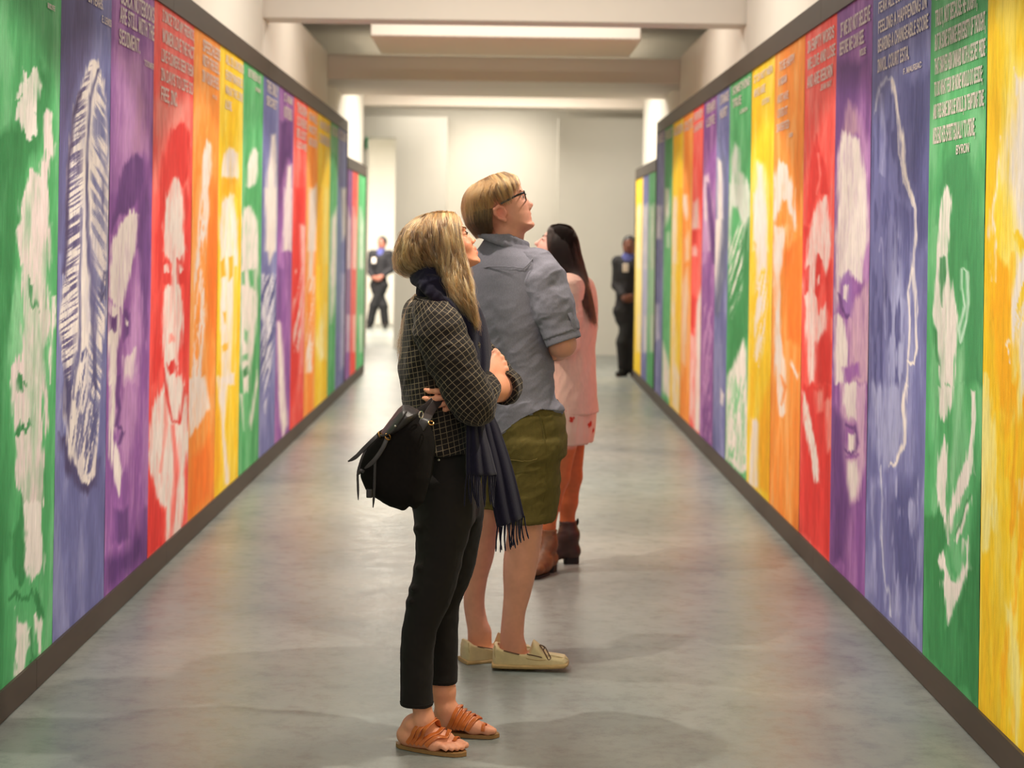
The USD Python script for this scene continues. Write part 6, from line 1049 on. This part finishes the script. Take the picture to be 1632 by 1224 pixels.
boat_shoe(lambda x, y: (x, y), dyN + .0, 'cream leather boat shoe on the nearer foot', -4)
boat_shoe(lambda x, y: (x - 52.5, y - 10.5), dyF - .01, 'cream leather boat shoe on the farther foot', 22)
# ------------------------------------------------------------------ the long haired young woman in pink behind him
YG = 8.6
def C_(x, y, dy=0.0): return at(x, y, YG + dy)
def rowsG(rows, shrink=0.0, yaw=0.0): return [(C_(cx, y)[2], C_(cx, y)[0], YG + (r[0] if r else 0), hx - shrink, hy - shrink, yaw) for y, cx, hx, hy, *r in rows]
girl = thing('person', 'young woman with long dark hair in a pink cardigan, floral dress and brown boots', 'person', at(893, 900, YG) * [1, 1, 0])
TG = [(432, 902, .052, .060), (440, 906, .072, .120), (450, 910, .088, .158), (478, 914, .098, .165), (520, 914, .100, .152), (560, 912, .096, .142), (610, 913, .104, .155), (640, 913, .106, .165)]
GY = -22.0
F = Field([C_(838, 0)[0], YG - .42, -.01], [C_(965, 0)[0], YG + .36, C_(0, 345)[2]], 0.0045)
F.loft(rowsG(TG + [(690, 909, .104, .160)], .012, GY), .02)
F.chain([C_(897, 690, -.075), C_(887, 760, -.085), C_(878, 800, -.10), C_(874, 842, -.105), C_(874, 885, -.11)], [.082, .062, .048, .032, .026], .02); F.chain([C_(908, 690, .085), C_(908, 760, .10), C_(905, 800, .11), C_(904, 832, .12), C_(906, 872, .12)], [.080, .060, .048, .034, .026], .02)
F.chain([C_(874, 890, -.11), C_(866, 898, -.17)], [.024, .020], .01); F.chain([C_(906, 880, .12), C_(888, 884, .10)], [.024, .020], .01)
shN, elN, wrN = C_(907, 460, -.145), C_(903, 548, -.168), C_(872, 566, -.03); shK, elK, wrK = C_(912, 460, .145), C_(896, 548, .14), C_(870, 570, .03)
for a in ((shN, elN, wrN), (shK, elK, wrK)): F.chain(a, [.044, .036, .025], .02)
hand(F, wrN, (-.6, .7, .1), (-.5, -.5, -.6), 1, curl=(25, 35, 25), s=.95); hand(F, wrK, (-.6, -.7, .0), (-.5, .5, -.6), -1, curl=(25, 35, 25), s=.95)
F.chain([C_(902, 446), C_(898, 425), C_(893, 405)], [.055, .048, .05], .03)
F.inflate([(875, 366), (869, 372), (865.5, 377), (863.5, 383), (859.5, 388), (857, 393), (855, 399), (854.5, 404), (856, 410), (862, 416), (874, 420), (888, 424), (905, 424), (914, 412), (918, 392), (914, 376), (902, 366), (887, 362)], YG, .074, .074, .012)
F.inflate([(864, 378), (857, 383.5), (851.8, 386.8), (851.6, 389.6), (855.5, 392.5), (860, 392)], YG, .0125, .012, .006); F.inflate([(858, 395), (853.4, 395.3), (850.6, 398), (853, 400), (850.8, 402), (853, 405), (858, 405)], YG, .020, .013, .004)
for s in (-1, 1): F.ball(C_(865.5, 381.5, s * .031), (.012, .013, .009), .010, op='-'); F.ball(C_(868.5, 382, s * .031), .0125, .004)
g_ = F.mesh(); V = np.array(g_.vertices); M_bodyG = paint_mat('skin_and_tights', 0.5, 0.05, 60, spec=0.35)
col = tint(g_, (232, 176, 156), [(C_(851, 400), .012, (204, 108, 100), .7), (C_(858, 396, -.04), .03, (228, 148, 126), .5)], seed=6); leg = np.clip((C_(0, 690)[2] - V[:, 2]) / .03, 0, 1)[:, None]; col = col * (1 - leg) + alb((196, 104, 58)) * leg * (0.9 + .2 * meshkit.fbm(V * 60, 2, 3)[:, None])
obj('body', g_, M_bodyG, girl, smooth=True, color=col)
for s in (-1, 1):
    e = trimesh.creation.icosphere(3, .0115); e.apply_translation(C_(868.2, 381.8, s * .0305)); obj('eye', e, M_eyewhite, girl); i_ = trimesh.creation.icosphere(2, .0062); i_.apply_scale([.5, 1, 1]); i_.apply_translation(C_(864.8, 381.5, s * .031)); obj('iris', i_, M_eye, girl)
    obj('eyebrow', tube(spline([C_(871, 375.5, s * .050), C_(866.5, 375.5, s * .035), C_(865, 376.8, s * .015)], 8), .0022, 6), M_eye, girl)
M_pink = mat('pink_knit', (236, 192, 174), 0.9, 0.08, 90, (1, 1, .4), 0.2, 420, spec=0.15, sheen=0.1)
F = Field([C_(860, 0)[0], YG - .28, C_(0, 670)[2]], [C_(970, 0)[0], YG + .28, C_(0, 428)[2]], 0.0055)
F.loft(rowsG([(y, x, a + .005, b + .006) for y, x, a, b in TG] + [(656, 914, .110, .172)], 0, GY), .02, cap=.004); F.loft(rowsG([(y, x, a - .006, b - .006) for y, x, a, b in TG if y > 600] + [(700, 914, .098, .160)], 0, GY), .004, op='-', cap=0)
m = biggest(F.mesh()); wrinkle(m, folds(9, .006, 81, (.2, 0, 1), .3)); wrinkle(m, folds(20, .0022, 82, (.2, 0, 1), .4)); obj('cardigan', m, M_pink, girl, smooth=True)
for (a, e, w), sd in (((shN, elN, wrN), 83), ((shK, elK, wrK), 84)):
    F = Field(np.min([a, e, w], 0) - .1, np.max([a, e, w], 0) + .1, .005); F.chain([a * .85 + C_(911, 452) * .15, a, (a + e) / 2, e, e * .25 + w * .75], [.060, .064, .060, .054, .046], .03)
    m = F.mesh(); wrinkle(m, folds(12, .006, sd, (0, 0, 1), 1.4)); obj('sleeve', m, M_pink, girl, smooth=True)
M_floral = usdkit.material(stage, '/World/Looks/floral_cloth', {'tc': ('texture_coordinate', {}), 'v': ('voronoi_texture', {'scale': 13.0, 'randomness': 1.0}), 'n': ('noise_texture', {'scale': 45.0, 'detail': 3.0}), 'a': ('math', {'math_type': 'multiply_add', 'value2': 0.5}),
    'r': ('rgb_ramp', {'ramp': [(0.0, tuple(lin((190, 44, 34)))), (0.44, tuple(lin((206, 62, 48)))), (0.50, tuple(lin((232, 190, 172)))), (1.0, tuple(lin((236, 200, 182))))]}), 'p': ('principled_bsdf', {'roughness': 0.85, 'specular_ior_level': 0.2})},
    [('tc.object', 'v.vector'), ('tc.object', 'n.vector'), ('n.fac', 'a.value1'), ('v.distance', 'a.value3'), ('a.value', 'r.fac'), ('r.color', 'p.base_color')], surface='p.BSDF')
F = Field([C_(860, 0)[0], YG - .28, C_(0, 720)[2]], [C_(960, 0)[0], YG + .28, C_(0, 620)[2]], 0.005)
F.loft(rowsG([(628, 912, .098, .158), (655, 911, .108, .168), (685, 910, .104, .166), (704, 909, .098, .160)], 0, GY), .02, cap=.003); F.loft(rowsG([(690, 909, .092, .152), (720, 909, .092, .152)], 0, GY), .003, op='-', cap=0)
m = F.mesh(); wrinkle(m, folds(14, .008, 85, (0, 0, 1), .15)); obj('dress_skirt', m, M_floral, girl, smooth=True)
obj('dress_front', trimesh.util.concatenate([ribbon(drape([C_(886, 452, -.10), C_(884, 520, -.125), C_(886, 580, -.13), C_(888, 632, -.135)], [C_(874, 452, .0), C_(880, 520, .0), C_(880, 580, .0), C_(880, 632, .0)], 0, 0, 20, 9, .02, 1.5, .004), .004)]), M_floral, girl, smooth=True)
# long dark hair
M_dark1, M_dark2, M_darkcap = hair_mat('dark_hair', (26, 17, 14), (40, 26, 20), (72, 46, 30)), hair_mat('dark_hair_warm', (38, 25, 20), (64, 42, 31), (104, 68, 42)), mat('dark_under', (26, 18, 15), 0.85, 0.3, 50, spec=0.1)
F = Field([C_(860, 0)[0], YG - .19, C_(0, 530)[2]], [C_(965, 0)[0], YG + .19, C_(0, 345)[2]], 0.0048)
F.inflate([(876, 370), (880, 361), (890, 357.5), (904, 360), (914, 367), (922, 380), (926, 400), (931, 424), (938, 452), (943, 486), (946, 514), (942, 520), (938, 505), (934, 470), (926, 446), (914, 436), (902, 434), (890, 440), (884, 428), (880, 412), (878, 392)], YG, .086, .06, .01); obj('hair', F.mesh(), M_darkcap, girl, smooth=True)
for s in (-1, 1):
    q = lambda x, y, w: C_(x, y, s * (w if w > .02 or y > 380 else w - .022))
    gd = [[q(880, 358.5, .002), q(873, 367, .034), q(872, 384, .060), q(875.5, 404, .074), q(880, 424, .086), q(886, 442, .108), q(895, 450, .13)], [q(886, 357.5, .005), q(875, 372, .052), q(874.5, 392, .074), q(878, 414, .085), q(882, 432, .094), q(890, 446, .115), q(898, 452, .135)], [q(890, 356.5, .004), q(881, 372, .066), q(878, 394, .088), q(882, 416, .092), q(891, 434, .100), q(902, 446, .118), q(913, 458, .130)], [q(895, 356.5, .003), q(890, 372, .074), q(889, 396, .092), q(895, 420, .094), q(907, 440, .100), q(920, 456, .150), q(929, 482, .168)],
          [q(900, 357, .003), q(902, 374, .072), q(904, 400, .090), q(912, 425, .090), q(923, 448, .120), q(932, 475, .140), q(939, 508, .135)], [q(906, 359, .002), q(913, 376, .058), q(917, 402, .074), q(925, 428, .072), q(933, 456, .105), q(941, 490, .115), q(947, 522, .110)], [q(911, 362, 0), q(921, 380, .03), q(926, 404, .038), q(934, 432, .036), q(941, 462, .060), q(948, 496, .07), q(952, 526, .07)]]
    for mt, k, sd in ((M_dark1, 1500, 61), (M_dark2, 900, 62)): curves('hair_strands', strands_between(gd, int(k * (1 if s < 0 else .6)), 22, sd + (s > 0) * 5, .004, (.006, 1.6, .5), .05, C_(900, 400), 24, .2), mt, girl, .0015)
# ankle boots
M_boot, M_bootb, M_bootsole = mat('dark_boot', (66, 42, 36), 0.5, 0.25, 30, bump=0.1, bscale=120), mat('tan_boot', (124, 76, 46), 0.5, 0.3, 24, bump=0.12, bscale=120), mat('boot_sole', (28, 20, 18), 0.7)
def boot(top, ank, heel, toe, r0, mt, lab, tab):
    bt = thing_part(girl, 'boot', lab); h, t = np.array(heel), np.array(toe); h[2] = t[2] = 0; d = unit(t - h); up = np.array([0, 0, 1.0]); sd_ = np.cross(up, d)
    F = Field(np.min([top, h, t], 0) - .1, np.max([top, h, t], 0) + [.1, .1, .05], .004)
    F.chain([np.array(top), np.array(ank)], [r0, r0 * .92], .02); F.chain([np.array(ank), h + up * .062], [r0 * .9, .036], .03); F.chain([h + up * .060, h + d * .10 + up * .050, h + d * .175 + up * .042], [.037, .037, .033], .03, flat=(up, .85)); F.cone(np.array(ank), h + d * .12 + up * .055, r0 * .8, .034, .04); F.ball(h + d * .20 + up * .040, (.038, .038, .024), .02)
    F.ball(np.array(top) + up * .30, .30, .002, op='-'); F.cone(np.array(top) + up * .02, np.array(top) - up * .03, r0 - .007, r0 - .008, .003, op='-')
    m = F.mesh(); V = np.array(m.vertices); V[:, 2] = np.maximum(V[:, 2], .014); m.vertices = V; wrinkle(m, folds(16, .003, 91, d, .8)); obj('shaft_and_vamp', m, mt, bt, smooth=True)
    w = lambda s: .031 + .007 * math.sin(min(1, max(0, (s - .02) / .2)) * math.pi)
    ss = np.linspace(.085, .238, 14); P = shapely.Polygon([tuple((h + d * s + sd_ * w(s) * math.sqrt(max(.02, min(1, (.242 - s) / .04))))[:2]) for s in ss] + [tuple((h + d * s - sd_ * w(s) * math.sqrt(max(.02, min(1, (.242 - s) / .04))))[:2]) for s in ss[::-1]]); so = trimesh.creation.extrude_polygon(P, .014, engine='earcut'); so.apply_translation([0, 0, .001]); obj('sole', so, M_bootsole, bt, smooth=30)
    P = shapely.Polygon([tuple((h + d * s + sd_ * o)[:2]) for s, o in ((-.034, -.02), (-.034, .02), (-.02, .032), (.03, .033), (.036, .026), (.036, -.026), (.03, -.033), (-.02, -.032))]); he = trimesh.creation.extrude_polygon(P, .042, engine='earcut'); he.apply_translation([0, 0, .001]); obj('heel', he, M_bootsole, bt, smooth=30)
    obj('strap', tube(np.array([np.array(ank) - up * .012 + (r0 * .985) * (math.cos(q) * d + math.sin(q) * sd_) for q in np.linspace(0, 2 * math.pi, 30)]), 1.0, 8, flat=(.008, .003), up=[(math.cos(q) * d + math.sin(q) * sd_) for q in np.linspace(0, 2 * math.pi, 30)]), mt, bt)
    lp = np.array(top) - d * r0; obj('pull_tab', tube(spline([lp - up * .015, lp - d * .008 + up * .012, lp - d * .010 - up * .0, lp - d * .004 - up * .02], 12), .004, 6), M_bootsole, bt)
boot(C_(905, 831, .12), C_(907, 852, .12), [C_(911, 893, .12)[0], YG + .13, 0], [C_(880, 893, .1)[0] - .16, YG + .08, 0], .0430, M_boot, 'dark brown ankle boot turned away, heel showing', True)
boot(C_(875, 844, -.115), C_(873, 866, -.12), [C_(876, 900, -.12)[0], YG - .095, 0], [C_(860, 905, -.2)[0] - .05, YG - .33, 0], .0375, M_bootb, 'scuffed tan brown ankle boot on the nearer foot', True)

# ------------------------------------------------------------------ two attendants far down the hall
M_black, M_blackt, M_blue, M_shoeb, M_badge = mat('black_suit', (24, 22, 28), 0.8, 0.15, 60), mat('black_trousers', (20, 19, 23), 0.8, 0.15, 60), mat('blue_shirt', (66, 70, 130), 0.8, 0.1, 60), mat('black_shoe', (18, 16, 16), 0.35), mat('white_badge', (226, 214, 206), 0.5)
def attendant(label, Yb, lift, x0, J, yaw, skin, badge, hairw):
    """J: joints in pixels; every one (x, y, dy)"""
    q = lambda k: at(J[k][0], J[k][1], Yb + J[k][2]); p = thing('person', label, 'person', at(x0, 500, Yb) * [1, 1, 0])
    fx, fy = math.cos(math.radians(yaw)), math.sin(math.radians(yaw)); f = np.array([fx, fy, 0]); sd_ = np.array([-fy, fx, 0]); up = np.array([0, 0, 1.0])
    Z = lambda z, t: z
    hip, chest, neck, head = q('hip'), q('chest'), q('neck'), q('head')
    F = Field(np.min([q(k) for k in J], 0) - .22, np.max([q(k) for k in J], 0) + .22, .0075)
    F.chain([hip, (hip + chest) / 2, chest], [.115, .11, .125], .04, flat=(f, .75)); F.cone(q('shl'), q('shr'), .055, .055, .04); F.chain([neck - up * .06, head - up * .03], [.055, .052], .02); F.ball(head, (.078, .078, .112), .02); F.ball(head + f * .02 - up * .05, (.058, .058, .06), .03); F.ball(head + f * .088 - up * .01, (.016, .016, .022), .012)
    for s in ('l', 'r'):
        F.chain([hip + sd_ * (.08 if s == 'l' else -.08), q('kn' + s), q('an' + s)], [.085, .055, .04], .03); F.cone(q('an' + s), q('to' + s), .036, .028, .02); F.chain([q('sh' + s), q('el' + s), q('wr' + s)], [.05, .04, .028], .02)
        hand(F, q('wr' + s), unit(q('hand') - q('wr' + s)) + f * .05, -f, 1 if s == 'l' else -1, curl=(20, 30, 20))
    b_ = F.mesh(); obj('body', b_, M_skin, p, smooth=True, color=tint(b_, skin))
    for s in (1, -1): e = trimesh.creation.icosphere(2, .012); e.apply_translation(head + f * .068 + sd_ * s * .032 + up * .012); obj('eye', e, M_eye, p)
    m_ = trimesh.creation.capsule(.03, .006); m_ = tube(spline([head + f * .074 + sd_ * .024 - up * .058, head + f * .082 - up * .058, head + f * .074 - sd_ * .024 - up * .058], 8), .006, 6); obj('lips', m_, mat('lips_' + ('a' if skin[0] > 130 else 'b'), (120, 60, 54), 0.5), p)
    F = Field(head - .16, head + .16, .006); F.ball(head - f * .012 + up * .016, (.085 * hairw, .085 * hairw, .106), .02); F.ball(head + f * .115 - up * .02, (.085, .10, .10), .01, op='-'); F.ball(head - up * .20, .145, .01, op='-'); obj('hair', F.mesh(), mat('black_hair_' + str(abs(int(yaw))), (20, 15, 14), 0.5, 0.2, 60), p, smooth=True)
    F = Field(np.min([q(k) for k in J], 0) - .22, np.max([q(k) for k in J], 0) + .22, .0075)
    F.chain([hip - up * .10, hip, (hip + chest) / 2, chest], [.145, .140, .132, .150], .04, flat=(f, .78)); F.cone(q('shl'), q('shr'), .070, .070, .05)
    for s in ('l', 'r'): F.chain([q('sh' + s), q('el' + s), q('wr' + s) * .8 + q('el' + s) * .2], [.066, .056, .044], .03)
    F.ball(chest + f * .17 + up * .10, (.06, .06, .16), .02, op='-'); m = F.mesh(); wrinkle(m, folds(9, .006, 95, up, .6)); obj('jacket', m, M_black, p, smooth=True)
    F = Field(chest - .22, chest + .25, .007); F.chain([chest - up * .12, chest + up * .08], [.118, .115], .03, flat=(f, .86)); F.cone(neck - up * .05, neck + up * .005, .068, .066, .03); obj('shirt', F.mesh(), M_blue, p, smooth=True, label='blue collared shirt')
    F = Field(np.min([q(k) for k in J], 0) - .2, np.max([q(k) for k in J], 0) + .2, .0075)
    F.cone(hip + up * .06, hip - up * .04, .125, .135, .04, flat=(f, .8))
    for s in ('l', 'r'): F.chain([hip + sd_ * (.075 if s == 'l' else -.075) - up * .03, q('kn' + s), q('an' + s) * .93 + q('kn' + s) * .07], [.100, .078, .068], .03)
    m = F.mesh(); wrinkle(m, folds(9, .006, 96, up, .5)); obj('trousers', m, M_blackt, p, smooth=True)
    for s in ('l', 'r'):
        F = Field(np.minimum(q('an' + s), q('to' + s)) - .12, np.maximum(q('an' + s), q('to' + s)) + .12, .006); h, t = q('an' + s).copy(), q('to' + s).copy(); h[2] = .042; t[2] = .034; F.chain([h - unit(t - h) * .02, (h + t) / 2, t], [.042, .042, .034], .02); F.cone(h, h + up * .06, .042, .046, .02)
        m = F.mesh(); V = np.array(m.vertices); V[:, 2] = np.maximum(V[:, 2], .001); m.vertices = V; obj('shoe', m, M_shoeb, p, smooth=True)
    bd = rbox([-.035, -.006, -.05], [.035, .006, .05], .005); bd.apply_transform(trimesh.geometry.align_vectors([0, 1, 0], [0, -1, 0])); bd.apply_translation(q('badge')); obj('badge', bd, M_badge, p, label='white identity badge')
YGL = 31.4
attendant('attendant in a black suit standing in the bright doorway, hands clasped', YGL, 0, 602, dict(head=(609, 387, 0), neck=(608, 398, 0), chest=(606, 415, 0), hip=(604, 452, 0), shl=(593, 405, .02), shr=(621, 405, -.02), ell=(588, 430, -.02), elr=(623, 430, -.04), wrl=(594, 442, -.14), wrr=(610, 440, -.15), hand=(600, 443, -.17), knl=(596, 487, -.02), knr=(611, 487, -.02), anl=(590, 516, 0), anr=(614, 516, 0), tol=(586, 521, -.10), tor=(614, 521, -.12), badge=(596, 415, -.175)), -112, (150, 92, 74), True, 1.02)
YGR = 20.95
attendant('attendant in a dark suit half hidden behind the far right display wall', YGR, 0, 1000, dict(head=(1003, 391, 0), neck=(1002, 407, 0), chest=(1001, 430, 0), hip=(1000, 492, 0), shl=(985, 418, .02), shr=(1020, 418, -.02), ell=(983, 455, .0), elr=(1022, 455, -.03), wrl=(994, 474, -.15), wrr=(1012, 473, -.15), hand=(1004, 474, -.18), knl=(993, 545, -.02), knr=(1008, 545, -.02), anl=(995, 591, 0), anr=(1010, 591, 0), tol=(985, 598, -.09), tor=(1010, 599, -.12), badge=(997, 427, -.165)), -100, (112, 66, 50), True, 1.0)
